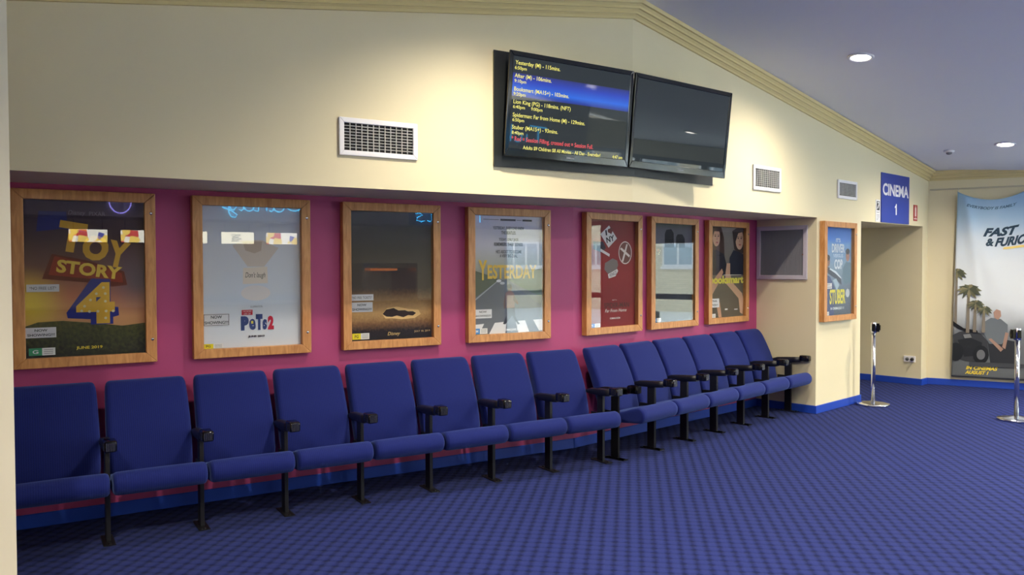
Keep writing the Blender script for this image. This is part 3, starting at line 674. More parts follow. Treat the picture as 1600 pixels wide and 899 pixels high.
A.part('right_figure', [('poly', (58, 42, 36), [(.66, .04), (.80, 0), (1, 0), (1, .28), (.86, .30), (.72, .24)]), ('ell', (184, 144, 120), (.88, .13, .12, .115)), ('poly', (50, 38, 34), [(.68, .03), (.86, .0), (1, .01), (1, .04), (.84, .06), (.76, .16), (.72, .22)]), ('poly', (28, 32, 46), [(.58, .34), (.70, .25), (.86, .27), (1, .30), (1, .53), (.56, .53)]),
                        ('poly', (180, 138, 110), [(.46, .52), (.50, .40), (.60, .40), (.60, .52), (.68, .62), (.96, .74), (1, .80), (.98, .98), (.90, .96), (.86, .80), (.60, .68), (.46, .62)])])
A.part('left_face', [('ell', (52, 36, 32), (.165, .103, .022, .007)), ('ell', (52, 36, 32), (.250, .103, .022, .007)), ('poly', (58, 42, 36), [(.135, .086), (.19, .082), (.19, .087), (.135, .092)]), ('poly', (58, 42, 36), [(.228, .082), (.28, .087), (.28, .092), (.228, .087)]), ('poly', (146, 100, 82), [(.205, .105), (.225, .142), (.195, .144)]), ('ell', (150, 70, 66), (.210, .172, .034, .009))])
A.part('right_face', [('ell', (48, 34, 30), (.835, .118, .024, .007)), ('ell', (48, 34, 30), (.925, .118, .024, .007)), ('poly', (54, 40, 36), [(.80, .10), (.86, .097), (.86, .102), (.80, .106)]), ('poly', (54, 40, 36), [(.90, .097), (.96, .10), (.96, .106), (.90, .102)]), ('poly', (156, 112, 92), [(.875, .12), (.895, .158), (.862, .160)]), ('ell', (156, 78, 72), (.882, .190, .036, .009))])
A.part('title_lettering', [('text', (206, 190, 70), 'booksmart', (.005, .538, .995, .627), {'bold': .045}), ('rect', (190, 180, 160), (.40, .528, .93, .534))])
A.part('studio_mark', [('rect', (206, 204, 200), (.44, .905, .52, .922)), ('rect', (206, 204, 200), (.72, .915, .82, .925))])
rating(A, .0, .955, .17, .998, (190, 84, 66), 'M', .45)
notice(Mx, A, .01, .788, .265, .885, [('FINAL', .62), ('WEEK!!', .72)], 'small square white paper slip on the olive duo poster')

# --- eighth poster on the pillar
Mx = F2 @ Matrix.Translation(V(3.675, 0, CZ+.004)); case(0, Mx, 'wooden glazed case on the cream pillar holding the blue poster')
A = Art(Mx, 'blue film poster with tall yellow title on the cream pillar', artmat('art_blue', [(0, (40, 84, 160)), (.14, (62, 112, 186)), (.2, (100, 140, 186)), (.45, (116, 140, 160)), (.7, (86, 102, 120)), (1, (62, 74, 88))], None, .05, 20))
A.part('car_door', [('poly', (52, 60, 74), [(.0, .46), (.20, .46), (.45, .51), (.62, .58), (.64, .66), (.40, .58), (.14, .52)]), ('poly', (190, 200, 208), [(.22, .462), (.44, .50), (.63, .575), (.62, .585), (.40, .52), (.2, .475)]), ('poly', (58, 72, 110), [(0, .52), (.22, .56), (.40, .70), (.36, 1.01), (0, 1.01)]), ('poly', (150, 170, 182), [(.32, .60), (.44, .58), (.56, .66), (.46, .72)]), ('ell', (176, 182, 186), (.87, .755, .075, .05))])
A.part('left_figure', [('ell', (120, 86, 72), (.14, .385, .07, .06)), ('ell', (38, 32, 34), (.13, .345, .08, .035)), ('poly', (70, 58, 60), [(0, .44), (.1, .44), (.2, .46), (.14, .52), (0, .50)])])
A.part('right_figure', [('ell', (140, 100, 84), (.86, .32, .07, .065)), ('ell', (36, 34, 38), (.86, .27, .075, .035)), ('poly', (84, 112, 126), [(.68, .46), (.80, .39), (.98, .40), (1, .62), (.74, .66), (.66, .56)])])
A.part('slogan_lettering', [('text', (210, 222, 232), "IT'S", (.42, .12, .58, .165), {'bold': .03}), ('text', (226, 234, 240), 'DRIVER', (.27, .185, .74, .285), {'bold': .03}), ('text', (180, 196, 210), 'VERSUS', (.32, .30, .68, .34), {'bold': .02}), ('text', (226, 234, 240), 'COP', (.36, .36, .66, .475), {'bold': .04})])
A.part('title_lettering', [('text', (222, 210, 60), 'STUBER', (.20, .705, .775, .875), {'bold': .03})])
A.part('date_lettering', [('text', (226, 232, 236), 'IN CINEMAS JULY 11', (.235, .908, .72, .945), {'bold': .03})])
rating(A, .0, .955, .18, .998, (200, 110, 84), 'M', .45)
notice(Mx, A, .01, .632, .27, .695, NS, 'small white paper slip on the blue poster', bold=.0)

# ------------------------------------------------------------------ televisions on a backing board
mb = MB(); mb.prism_xy([(-1.318, -.0005), (-1.318, -.014), (0, -.014), (0, -.0005)], 2.36, 3.18, CREAM)
M21 = F1.inverted() @ F2
def from2(x, y): q = M21 @ V(x, y, 0); return (q.x, q.y)
mb.prism_xy([(0, -.0005), (0, -.014), from2(1.19, -.014), from2(1.19, -.0005)], 2.36, 3.18, CREAM)
root = empty('television_board', F1 @ Matrix.Translation(V(-.65, 0, 2.35)), 'black angled board on the wall behind the two televisions', 'board')
def shift(mb_, d):
    mb_.v = [(a-d[0], b-d[1], c-d[2]) for a, b, c in mb_.v]; return mb_
OFF = (-.65, 0, 2.35)
shift(mb, OFF).build('batten_frame', None, root)
mb = MB(); kx = .06*math.tan((A2-A1)/4)
mb.prism_xy([(-1.32, -.0143), (-1.32, -.024), (0, -.024), from2(1.132, -.024), from2(1.132, -.0143), (0, -.0143)], 2.348, 3.188, BOARDB)
shift(mb, OFF).build('front_panel', None, root)
def tv(M_, w, h, label):
    """local frame: x along the width, y into the wall, z up, origin at the lower left of the front face"""
    root = empty('television', M_, label, 'television', 'wall-mounted televisions')
    b = MB(); bz = .033
    o = [(0, 0), (w, 0), (w, h), (0, h)]; i_ = [(bz, .058), (w-bz, .058), (w-bz, h-.036), (bz, h-.036)]
    for k in range(4): b.prism_xz([o[k], o[(k+1) % 4], i_[(k+1) % 4], i_[k]], 0, .018, GLOSSB)
    b.build('bezel', None, root, bevel=.004)
    c = MB(); c.box(.012, w-.012, .018, .028, .012, h-.012); c.build('rear_housing', BLACKM, root, bevel=.01)
    s = MB(); s.box(bz-.002, w-bz+.002, .004, .016, .056, h-.034); s.build('screen', SCREEN, root)
    l = MB(); flat_text(l, 'SAMSUNG', w*.478, w*.54, .022, .033, -.0006, ink((150, 152, 156)), .02); l.build('maker_lettering', None, root, fix=False)
    return root
SCREEN = mat('lcd_panel', rgb(14, 15, 17), 0.02, spec=0.36, emit=rgb(58, 66, 70), estr=0.6)
def tv_matrix(A_, a0, z0, d, tau, w, h, yw, roll):
    u, n = uv(A_); uu = u*math.cos(yw)+n*math.sin(yw); nn = -u*math.sin(yw)+n*math.cos(yw)
    dn = V(0, 0, -math.cos(tau))+nn*math.sin(tau); P = B+u*a0+n*d+V(0, 0, z0)
    uu, dn = uu*math.cos(roll)+dn*math.sin(roll), dn*math.cos(roll)-uu*math.sin(roll)
    upv = -dn; yv = upv.cross(uu); M_ = Matrix((uu, yv, upv)).transposed().to_4x4(); M_.translation = P+dn*h
    return M_
W1_, H1_ = 1.135, .748
t1 = tv(tv_matrix(A1, -1.2695, 3.1634, -.17, .0928, W1_, H1_, -.0118, .0148), W1_, H1_, 'left wall-mounted black television listing film sessions in yellow')
t2 = tv(tv_matrix(A2, -.1152, 3.1528, -.1275, .097, 1.189, .747, -.119, .0144), 1.189, .747, 'right wall-mounted black television with a blank screen')
YT, RT_ = glow('screen_yellow', (250, 240, 110), 0.95), glow('screen_red', (240, 60, 70), 0.9)
def bandmat():
    ma, nt, b, N, L = nodes_of('screen_blue_band')
    tc = N('ShaderNodeTexCoord'); sp = N('ShaderNodeSeparateXYZ'); L(tc.outputs['Object'], sp.inputs[0])
    mr = N('ShaderNodeMapRange'); mr.inputs['From Min'].default_value = H1_*(1-.20); mr.inputs['From Max'].default_value = H1_*(1-.425); L(sp.outputs['Z'], mr.inputs[0])
    r = N('ShaderNodeValToRGB'); e = r.color_ramp.elements; e.new(.5); e.new(.75)
    for q, (p_, c) in zip(e, ((0, (44, 48, 120)), (.35, (40, 70, 200)), (.72, (40, 110, 235)), (1, (44, 56, 150)))): q.position = p_; q.color = rgb(*c)
    L(mr.outputs[0], r.inputs[0]); L(r.outputs[0], b.inputs['Emission Color']); b.inputs['Emission Strength'].default_value = .85
    b.inputs['Base Color'].default_value = (.01, .01, .01, 1); b.inputs['Roughness'].default_value = .05
    return ma
bd = MB(); bd.add([(.034, .0036, H1_*(1-.425)), (W1_-.034, .0036, H1_*(1-.425)), (W1_-.034, .0036, H1_*(1-.205)), (.034, .0036, H1_*(1-.205))], [(0, 1, 2, 3)], bandmat())
bd.build('highlight_band', None, t1, fix=False)
LT = {}
def tl(body, f0, f1, fb, em, ma, part='film_lettering'): base_text(LT.setdefault(part, MB()), body, W1_*f0, H1_*(1-fb), em, .0032, ma, W1_*(f1-f0), .012)
for body, f0, f1, fb in (('Yesterday (M) - 115mins.', .0435, .386, .125), ('After (M) - 106mins.', .0434, .3235, .249), ('Booksmart (MA15+) - 103mins.', .0449, .4676, .374), ('Lion King (PG) - 118mins. (NFT)', .0453, .4874, .495), ('Spiderman: Far from Home (M) - 129mins.', .045, .611, .620), ('Stuber (MA15+) - 93mins.', .0443, .397, .737)):
    tl(body, f0, f1, fb, .040, YT, 'film_lettering_%d' % len(LT))
for body, f0, f1, fb in (('6:50pm', .0415, .130, .172), ('9:10pm', .043, .132, .296), ('9:20pm', .042, .133, .419), ('6:40pm', .044, .133, .540), ('9:00pm', .1795, .267, .541), ('6:50pm', .0446, .133, .664), ('8:40pm', .045, .1326, .786)):
    tl(body, f0, f1, fb, .033, YT, 'time_lettering')
tl('* Red = Session Filling, crossed out = Session Full.', .045, .691, .848, .045, RT_, 'note_lettering')
tl('Adults $9 Children $8 All Movies - All Day - Everyday!', .135, .757, .921, .037, YT, 'price_lettering'); tl('4:47 pm', .861, .948, .921, .036, YT, 'clock_lettering')
for part, b_ in LT.items(): b_.build('film_lettering' if part.startswith('film') else part, None, t1, fix=False)

# ------------------------------------------------------------------ vents
BARS = mat('louvre_enamel', rgb(204, 202, 196), .45)
def vent(M_, w, h, nx, nz, label, angle=0):
    root = empty('air_vent', M_, label, 'vent', 'white air vents on the cream wall')
    f = MB(); b = .034; o = [(-w/2, 0), (w/2, 0), (w/2, h), (-w/2, h)]; i_ = [(-w/2+b, b), (w/2-b, b), (w/2-b, h-b), (-w/2+b, h-b)]
    for k in range(4): f.prism_xz([o[k], o[(k+1) % 4], i_[(k+1) % 4], i_[k]], -.018, -.0005, WHITEE)
    f.build('frame', None, root, bevel=.004)
    k = MB(); k.box(-w/2+b-.004, w/2-b+.004, -.003, -.0008, b-.004, h-b+.004); k.build('duct_shade_plate', DARK, root)  # flat dark plate; the shade inside a duct is put into its colour
    s = MB(); wi, hi = w-2*b, h-2*b
    for i in range(1, nx+1):
        x = -wi/2+wi*i/(nx+1); s.box(x-.0016, x+.0016, -.0155, -.004, b, h-b, BARS)
    for j in range(1, nz+1):
        z = b+hi*j/(nz+1); s.box(-wi/2, wi/2, -.017, -.0135, z-.0018, z+.0018, BARS)
    s.build('louvre', None, root)
vent(F1 @ Matrix.Translation(V(-2.205, 0, 2.351)), .56, .248, 11, 8, 'white louvred air vent left of the televisions, the widest looking')
vent(F2 @ Matrix.Translation(V(2.128, 0, 2.362)), .535, .242, 11, 8, 'white louvred air vent right of the televisions')
vent(F2 @ Matrix.Translation(V(3.926, 0, 2.379)), .495, .21, 10, 8, 'white louvred air vent above the case on the pillar')
# return-air grille on the reveal of the recess
MR = F2 @ Matrix.Translation(V(XC, .405, 1.465)) @ Matrix.Rotation(PI/2, 4, 'Z')
root = empty('return_air_grille', MR, 'large square grey pleated grille on the side of the recess', 'grille')
# local x runs into the recess, local -y... faces the room
wg, hg = .61, .60; f = MB(); b = .048; o = [(-wg/2, 0), (wg/2, 0), (wg/2, hg), (-wg/2, hg)]; i_ = [(-wg/2+b, b), (wg/2-b, b), (wg/2-b, hg-b), (-wg/2+b, hg-b)]
for k in range(4): f.prism_xz([o[k], o[(k+1) % 4], i_[(k+1) % 4], i_[k]], .0005, .022, LILAC)
f.build('frame', None, root, bevel=.004)
k = MB(); nb = 34; wi = wg-2*b; pts = []
for i in range(nb*2+1): pts.append((-wi/2+wi*i/(nb*2), .004 if i % 2 else .014))
for i in range(len(pts)-1):
    (x0, y0), (x1, y1) = pts[i], pts[i+1]; k.add([(x0, y0, b), (x1, y1, b), (x1, y1, hg-b), (x0, y0, hg-b)], [(0, 1, 2, 3)], mat('grille_mesh', rgb(128, 126, 132), .6))
k.build('pleated_filter', None, root, fix=False)
k = MB(); k.box(wi/2*-1-.006, wi/2*-1+.006, .022, .028, .27, .285); k.build('latch', CHROME, root)

# ------------------------------------------------------------------ signs over the passage
BLUES = mat('sign_blue', rgb(44, 62, 150), .4)
root = empty('cinema_sign', F2 @ Matrix.Translation(V(5.302, 0, 2.150)), 'square blue sign reading CINEMA 1 above the passage', 'sign')
a = MB(); a.box(-.436, .436, -.012, -.0005, 0, .612); a.build('sign_board', BLUES, root, bevel=.002, bseg=1)
a = MB(); flat_text(a, 'CINEMA', -.40, .405, .335, .485, -.0126, WHITEE, .03); a.build('name_lettering', None, root, fix=False)
a = MB(); a.add([(x, -.0126, z) for x, z in ((-.002, .105), (.028, .105), (.028, .245), (.006, .245), (-.006, .222), (-.032, .210), (-.032, .188), (-.014, .193), (-.002, .200))], [list(range(9))], WHITEE); a.build('numeral', None, root, fix=False)
root = empty('hearing_loop_sign', F2 @ Matrix.Translation(V(4.787, 0, 2.153)), 'narrow white notice with a dark ear symbol left of the blue sign', 'sign')
a = MB(); a.box(-.066, .066, -.004, -.0005, 0, .268); a.build('sign_plate', PAPER, root)
a = MB(); a.add([(-.040, -.0044, .140), (.042, -.0044, .140), (.042, -.0044, .250), (-.040, -.0044, .250)], [(0, 1, 2, 3)], ink((40, 42, 46)))
for P_ in ([(-.022, .236), (.006, .246), (.026, .226), (.026, .200), (.010, .180), (.004, .160), (-.010, .158), (-.006, .180), (.010, .204), (.010, .222), (-.004, .230), (-.016, .222)], [(-.034, .156), (-.026, .150), (.034, .236), (.028, .242)]):
    a.add([(x, -.0048, z) for x, z in reversed(P_)], [list(range(len(P_)))], PAPER)
a.build('ear_symbol', None, root, fix=False)
a = MB()
for i, (x, z) in enumerate(((.044, .118), (.036, .108), (.040, .084), (.040, .070), (.040, .054), (.030, .036), (.024, .020))):
    a.add([(-.042, -.0044, z), (-.042+x*2, -.0044, z), (-.042+x*2, -.0044, z+.005), (-.042, -.0044, z+.005)], [(0, 1, 2, 3)], ink((120, 120, 122)))
a.build('small_print', None, root, fix=False)
root = empty('fire_sign', F2 @ Matrix.Translation(V(5.972, 0, 2.205)), 'small red and white fire extinguisher sign right of the blue sign', 'sign')
a = MB(); a.box(-.065, .065, -.004, -.0005, 0, .21); a.build('sign_plate', mat('sign_red', rgb(176, 52, 44), .45), root)
a = MB(); SW = ink((232, 214, 204))
for P_ in ([(-.022, .060), (.022, .060), (.022, .165), (.012, .180), (-.012, .180), (-.022, .165)], [(-.008, .182), (.008, .182), (.008, .196), (-.008, .196)], [(-.052, .022), (.052, .022), (.052, .034), (-.052, .034)], [(-.010, .038), (.010, .038), (.0, .054)]):
    a.add([(x, -.0045, z) for x, z in P_], [list(range(len(P_)))], SW)
a.build('extinguisher_symbol', None, root, fix=False)

# power outlet with a plug on the passage wall
MO = F2 @ Matrix.Translation(V(XE, .148, .305)) @ Matrix.Rotation(PI/2, 4, 'Z')
root = empty('power_outlet', MO, 'white double power outlet low on the passage wall', 'power outlet')
a = MB(); a.box(-.075, .075, .0005, .012, 0, .082); a.build('cover_plate', WHITEE, root, bevel=.003)
for x in (-.036, .030):
    a = MB(); R = [[(x+r*math.cos(2*PI*j/16), y, .038+r*math.sin(2*PI*j/16)) for j in range(16)] for r, y in ((.024, .0115), (.024, .014), (.001, .014))]; a.rings(R, mat('socket_grey', rgb(90, 90, 92), .5)); a.build('socket', None, root)
a = MB(); a.box(-.004, .012, .012, .016, .058, .072); a.build('rocker_switch', WHITEE, root)
a = MB(); R = [[(-.036+r*math.cos(2*PI*j/16), y, .038+r*math.sin(2*PI*j/16)) for j in range(16)] for r, y in ((.021, .014), (.021, .03), (.016, .048), (.006, .05))]; a.rings(R, BLACKM); a.build('plug', None, root)

# ------------------------------------------------------------------ stanchions
def stanchion(p, ang, label):
    root = empty('stanchion', frameM(p, ang), label, 'stanchion', 'chrome belt stanchions')
    a = MB(); a.lathe([(.001, .0), (.178, 0), (.180, .004), (.180, .018), (.176, .023), (.12, .032), (.05, .040), (.030, .046), (.001, .046)], 56); a.build('base', CHROME, root)
    a = MB(); a.lathe([(.001, .044), (.0235, .044), (.0235, .84), (.001, .84)], 28); a.build('pole', CHROME, root)
    a = MB(); a.lathe([(.001, .84), (.034, .84), (.034, .955), (.030, .962), (.001, .964)], 32); a.build('belt_head', CHROME, root)
    a = MB(); a.box(.030, .062, -.024, .024, .852, .95); a.box(.062, .072, -.017, .017, .87, .932); a.box(-.02, .02, .030, .042, .86, .945); a.box(-.02, .02, -.042, -.030, .86, .945); a.build('belt_clip', GLOSSB, root, bevel=.003)
stanchion(V(4.188, 9.384, 0), math.radians(-25), 'chrome stanchion standing in front of the passage beside the pillar')
stanchion(V(5.259, 8.429, 0), math.radians(178), 'chrome stanchion in front of the hanging banner at the right edge')

# ------------------------------------------------------------------ banner
S0, S1, BT, BBm = .33, 2.33, 2.60, .13
def bsurf(s, t, off=0.0):
    """s 0..1 across, t 0..1 down; a cloth hung from three points"""
    sag = 0.125*(abs(math.sin(PI*s/.40)) if s < .40 else .6*abs(math.sin(PI*(s-.40)/.6)))**.8
    x = S0+(S1-S0)*s-.05*(1-s)*t+.02*(1-s)
    z = BT+(BBm-BT)*t-sag*(1-t)**3
    y = -.055-.018*math.sin(s*9+t*3.0)*(1-.5*t)-.030*math.exp(-((s-.02-t*.42)/.055)**2)*max(0, 1-t*1.5)-.022*math.exp(-((s-.05-t*.16)/.03)**2)*max(0, 1-t*.9)
    y -= .008*math.sin(t*23+s*4)*max(0, t-.15)*max(0, 1-t)*4*.5
    return (x, y-off, z)
root = empty('banner', F3 @ Matrix.Translation(V(1.33, 0, .13)), 'large sagging fabric film banner hung on the right-hand wall', 'banner')
BO = (1.33, 0, .13)
def cloth_mat():
    ma, nt, b, N, L = nodes_of('printed_banner')
    tc = N('ShaderNodeTexCoord'); sp = N('ShaderNodeSeparateXYZ'); L(tc.outputs['Object'], sp.inputs[0])
    mr = N('ShaderNodeMapRange'); mr.inputs['From Min'].default_value = 2.47; mr.inputs['From Max'].default_value = 0; L(sp.outputs['Z'], mr.inputs[0])
    n = N('ShaderNodeTexNoise'); n.inputs['Scale'].default_value = 1.4; n.inputs['Detail'].default_value = 5; L(tc.outputs['Object'], n.inputs['Vector'])
    q = N('ShaderNodeMath'); q.operation = 'MULTIPLY_ADD'; q.inputs[1].default_value = .16; L(n.outputs['Fac'], q.inputs[0])
    q0 = N('ShaderNodeMath'); q0.operation = 'SUBTRACT'; q0.inputs[1].default_value = .08; L(mr.outputs[0], q0.inputs[0]); L(q0.outputs[0], q.inputs[2])
    r = N('ShaderNodeValToRGB'); e = r.color_ramp.elements
    st = ((0, (140, 176, 208)), (.14, (164, 194, 218)), (.24, (206, 218, 228)), (.40, (222, 228, 231)), (.60, (216, 221, 224)), (.68, (184, 189, 192)), (.76, (112, 116, 120)), (1, (92, 96, 98)))
    while len(e) < len(st): e.new(.5)
    for k_, (p_, c) in zip(e, st): k_.position = p_; k_.color = rgb(*c)
    L(q.outputs[0], r.inputs[0]); L(r.outputs[0], b.inputs['Base Color']); b.inputs['Roughness'].default_value = .6; b.inputs['Specular IOR Level'].default_value = .3
    return ma
mb = MB(); NX, NZ = 96, 90
mb.add([tuple(a-b for a, b in zip(bsurf(i/NX, j/NZ), BO)) for j in range(NZ+1) for i in range(NX+1)], [(j*(NX+1)+i, (j+1)*(NX+1)+i, (j+1)*(NX+1)+i+1, j*(NX+1)+i+1) for j in range(NZ) for i in range(NX)], cloth_mat(), True)
o = mb.build('cloth', None, root, fix=False); md = o.modifiers.new('thickness', 'SOLIDIFY'); md.thickness = .0015; md.offset = 1
def bprint(name, items):
    mb = MB(); k = 0
    for it in items:
        k += 1; off = .003+.0006*k; ma = ink(it[1])
        if it[0] == 'poly':
            P = it[2]; n = len(P); cx, cy = sum(p[0] for p in P)/n, sum(p[1] for p in P)/n
            vs = [(cx, cy)]; fs = []
            # subdivided fan so the print follows the folds
            RN = 4; M_ = [];
            for i in range(n):
                a, b = P[i], P[(i+1) % n]
                for q in range(4): M_.append((a[0]+(b[0]-a[0])*q/4, a[1]+(b[1]-a[1])*q/4))
            L_ = len(M_)
            for r in range(1, RN+1): vs += [(cx+(x-cx)*r/RN, cy+(y-cy)*r/RN) for x, y in M_]
            for i in range(L_): fs.append((0, 1+i, 1+(i+1) % L_))
            for r in range(RN-1):
                for i in range(L_): fs.append((1+r*L_+i, 1+(r+1)*L_+i, 1+(r+1)*L_+(i+1) % L_, 1+r*L_+(i+1) % L_))
            mb.add([tuple(a-b for a, b in zip(bsurf(s, t, off), BO)) for s, t in vs], fs, ma)
        else:
            nv, fs, *_ = text_geo(it[2], it[4], it[5]); a, t, b, u = it[3]
            mb.add([tuple(p_-q_ for p_, q_ in zip(bsurf(a+x*(b-a), u+(t-u)*y, off), BO)) for x, y in nv], fs, ma)
    return mb.build(name, None, root, fix=False)
def palm(s, t, h, r):
    it = [('poly', (112, 104, 92), [(max(.004, s-.008), t), (s+.006, t), (s+.010, t+h), (max(.004, s-.010), t+h)])]
    for k in range(11):
        a = k*2*PI/11+.2; ex, ey = s+r*math.cos(a)*1.1, t-r*.8*math.sin(a)*.8+.012; px, py = -math.sin(a)*r*.18, -math.cos(a)*r*.18
        it.append(('poly', ((92, 92, 70), (70, 74, 60), (118, 112, 86))[k % 3], [(max(.004, a_), b_) for a_, b_ in ((s, t), (s+(ex-s)*.5+px, t+(ey-t)*.45+py-.005), (ex, ey+.006), (s+(ex-s)*.5-px, t+(ey-t)*.5-py))]))
    return it
bprint('palm_trees', palm(.012, .43, .30, .055)+palm(.085, .52, .24, .07)+palm(.125, .595, .16, .05)+palm(.175, .625, .13, .045))
bprint('seated_figure', [('poly', (52, 54, 58), [(.0, .775), (.04, .755), (.10, .745), (.16, .76), (.2, .80), (.21, .88), (.16, .92), (.08, .915), (.02, .90)]), ('poly', (34, 36, 40), [(.03, .80), (.10, .785), (.17, .81), (.16, .88), (.07, .89)]),
    ('poly', (42, 44, 48), [(.2, .80), (.30, .79), (.37, .80), (.385, .88), (.38, .925), (.22, .925)]), ('poly', (92, 98, 102), [(.175, .70), (.215, .675), (.27, .68), (.31, .71), (.31, .77), (.28, .815), (.21, .815), (.17, .75)]),
    ('poly', (140, 112, 98), [(.205, .79), (.22, .785), (.29, .84), (.275, .855)]), ('poly', (140, 112, 98), [(.298, .75), (.316, .755), (.30, .84), (.282, .83)]), ('poly', (150, 120, 106), [(.228, .645), (.245, .628), (.268, .636), (.272, .665), (.255, .685), (.235, .675)]),
    ('poly', (24, 26, 30), [(.0, .700), (.03, .722), (.08, .742), (.14, .745), (.145, .758), (.08, .756), (.025, .738), (.0, .722)]), ('poly', (30, 32, 36), [(.165+.045*math.cos(q*PI/8), .875+.05*math.sin(q*PI/8)) for q in range(16)]), ('poly', (96, 98, 100), [(.165+.024*math.cos(q*PI/8), .875+.027*math.sin(q*PI/8)) for q in range(16)]),
    ('poly', (30, 32, 36), [(max(.003, .02+.045*math.cos(q*PI/8)), .865+.05*math.sin(q*PI/8)) for q in range(16)]), ('poly', (110, 112, 112), [(.06, .77), (.10, .765), (.11, .785), (.07, .79)]), ('poly', (60, 62, 66), [(.10, .915), (.44, .915), (.47, .935), (.1, .94)])])
bprint('title_lettering', [('text', (42, 60, 74), 'FAST', (.155, .172, .358, .223), .05, .35), ('text', (42, 60, 74), '&', (.172, .233, .218, .278), .05, .2), ('text', (42, 60, 74), 'FURIOUS', (.222, .230, .475, .282), .05, .35), ('poly', (216, 190, 110), [(.275, .287), (.475, .287), (.472, .299), (.27, .299)])])
bprint('date_lettering', [('text', (214, 188, 60), 'IN CINEMAS', (.082, .938, .262, .958), .04, .3), ('text', (214, 188, 60), 'AUGUST 1', (.078, .963, .212, .982), .04, .3)])
bprint('headline_lettering', [('text', (74, 96, 118), 'EVERYBODY IS FAMILY', (.055, .045, .34, .062), .03, .3)])
bprint('white_streak', [('poly', (226, 226, 220), [(.435, .86), (.45, .86), (.46, .98), (.425, .98)]), ('poly', (196, 168, 120), [(.42, .96), (.465, .96), (.468, .985), (.418, .985)])])
a = MB()
for s in (0.004, .40, .996):
    x, y, z = bsurf(s, 0); a.tube([(x-BO[0], y-.002, z-BO[2]-.01), (x-BO[0], -.024, 2.642-BO[2])], .0025, 6, PAPER)
a.build('hanging_cord', None, root)

# ------------------------------------------------------------------ candy counter across the lobby (mirrored in the poster glass)
FR = F1 @ Matrix.Translation(V(0, YR, 0))          # rear wall frame: y grows towards the posters
root = empty('candy_counter', FR @ Matrix.Translation(V(-1.0, 1.6, 0)), 'long candy counter across the lobby, mirrored in the poster glass', 'counter')
a = MB(); a.box(-5.2, 3.6, -.3, .3, .10, 1.0); a.box(-5.2, 3.6, -.26, .26, 0, .10); a.build('cabinet', mat('counter_laminate', rgb(74, 70, 92), .5), root)
a = MB(); a.box(-5.25, 3.65, -.34, .34, 1.0, 1.04); a.build('counter_top', mat('counter_stone', rgb(60, 58, 60), .3), root, bevel=.004)
o = None
a = MB(); a.box(XL+.02, 4.55, .001, .9, 2.40, 3.0)
for i in range(len(a.v)):
    x, y, z = a.v[i]
    if z > 2.9: a.v[i] = (x, y, ceilz(w1(x, YR+y))+.02)
structure(a.build('ceiling_bulkhead', mat('bulkhead_paint', rgb(196, 190, 184), .7), M=FR))
MENU = mat('menu_glow', (.8, .8, .8, 1), .4, emit=(1.0, .93, .66, 1), estr=9.0)
def menumat(name, spots):
    ma, nt, b, N, L = nodes_of(name)
    tc = N('ShaderNodeTexCoord'); v = N('ShaderNodeTexVoronoi'); v.inputs['Scale'].default_value = 9; L(tc.outputs['Object'], v.inputs['Vector'])
    r = N('ShaderNodeValToRGB'); r.color_ramp.interpolation = 'CONSTANT'; e = r.color_ramp.elements; e.new(.45); e.new(.65); e.new(.85)
    for q, (p_, c) in zip(e, ((0, (255, 250, 232)), (.45, (250, 214, 90)), (.65, (206, 60, 44)), (.85, (60, 70, 160)))): q.position = p_; q.color = rgb(*c)
    L(v.outputs['Color'], r.inputs[0]); L(r.outputs[0], b.inputs['Emission Color']); b.inputs['Emission Strength'].default_value = 8.0
    return ma
MENUP = menumat('menu_pictures', 0)
for i, (x0, pic) in enumerate(((-3.56, 1), (-2.855, 1), (-2.11, 0), (-1.366, 0), (-.64, 1))):
    root = empty('menu_board', FR @ Matrix.Translation(V(x0+.25, .90, 2.005)), 'lit candy bar menu board mirrored in the poster glass, %s' % ('first', 'second', 'third', 'fourth', 'last')[i]+' along the counter', 'menu board', 'lit menu boards over the candy counter')
    a = MB(); a.box(-.27, .27, 0, .05, -.01, .20); a.build('light_box', BLACKM, root)
    a = MB(); a.box(-.26, .26, .05, .056, 0, .19); a.build('light_panel', MENUP if pic else MENU, root)
    if not pic:
        a = MB()
        for k in range(4): a.box(-.10, .02+.03*(k % 2), .0565, .058, .04+.032*k, .052+.032*k, INK)
        a.build('price_lettering', None, root)
    a = MB(); a.box(-.2, -.19, .005, .02, .20, .345); a.box(.19, .2, .005, .02, .20, .345); a.build('hanger', BLACKM, root)
NEON = mat('neon_blue', (0, 0, 0, 1), .4, emit=(.05, .55, 1.0, 1), estr=13.0); NEONP = mat('neon_violet', (0, 0, 0, 1), .4, emit=(.35, .3, 1.0, 1), estr=9.0)
def script_sign(name, x_right, w, h, z, strokes, label, ma, plate=True):
    """a tube sign; strokes read left to right for somebody facing the rear wall, whose right hand is -x"""
    root = empty(name, FR @ Matrix.Translation(V(x_right, .90, z)), label, 'neon sign')
    if plate:
        a = MB(); a.box(-.06, w+.06, .0005, .012, -.06, h+.1); a.build('backing_panel', mat('neon_back', rgb(120, 130, 160), .4), root)
    a = MB()
    for st in strokes: a.tube([(w*(1-x), .035, h*y) for x, y in st], .0085, 7, ma)
    a.build('tube', None, root)
    a = MB()
    for x in (.1, .9): a.tube([(w*x, .0, h*.3), (w*x, .034, h*.3)], .006, 6, WHITEE)
    a.build('tube_support', None, root)
def arc(cx, cy, rx, ry, a0, a1, n=14): return [(cx+rx*math.cos(math.radians(a0+(a1-a0)*k/n)), cy+ry*math.sin(math.radians(a0+(a1-a0)*k/n))) for k in range(n+1)]
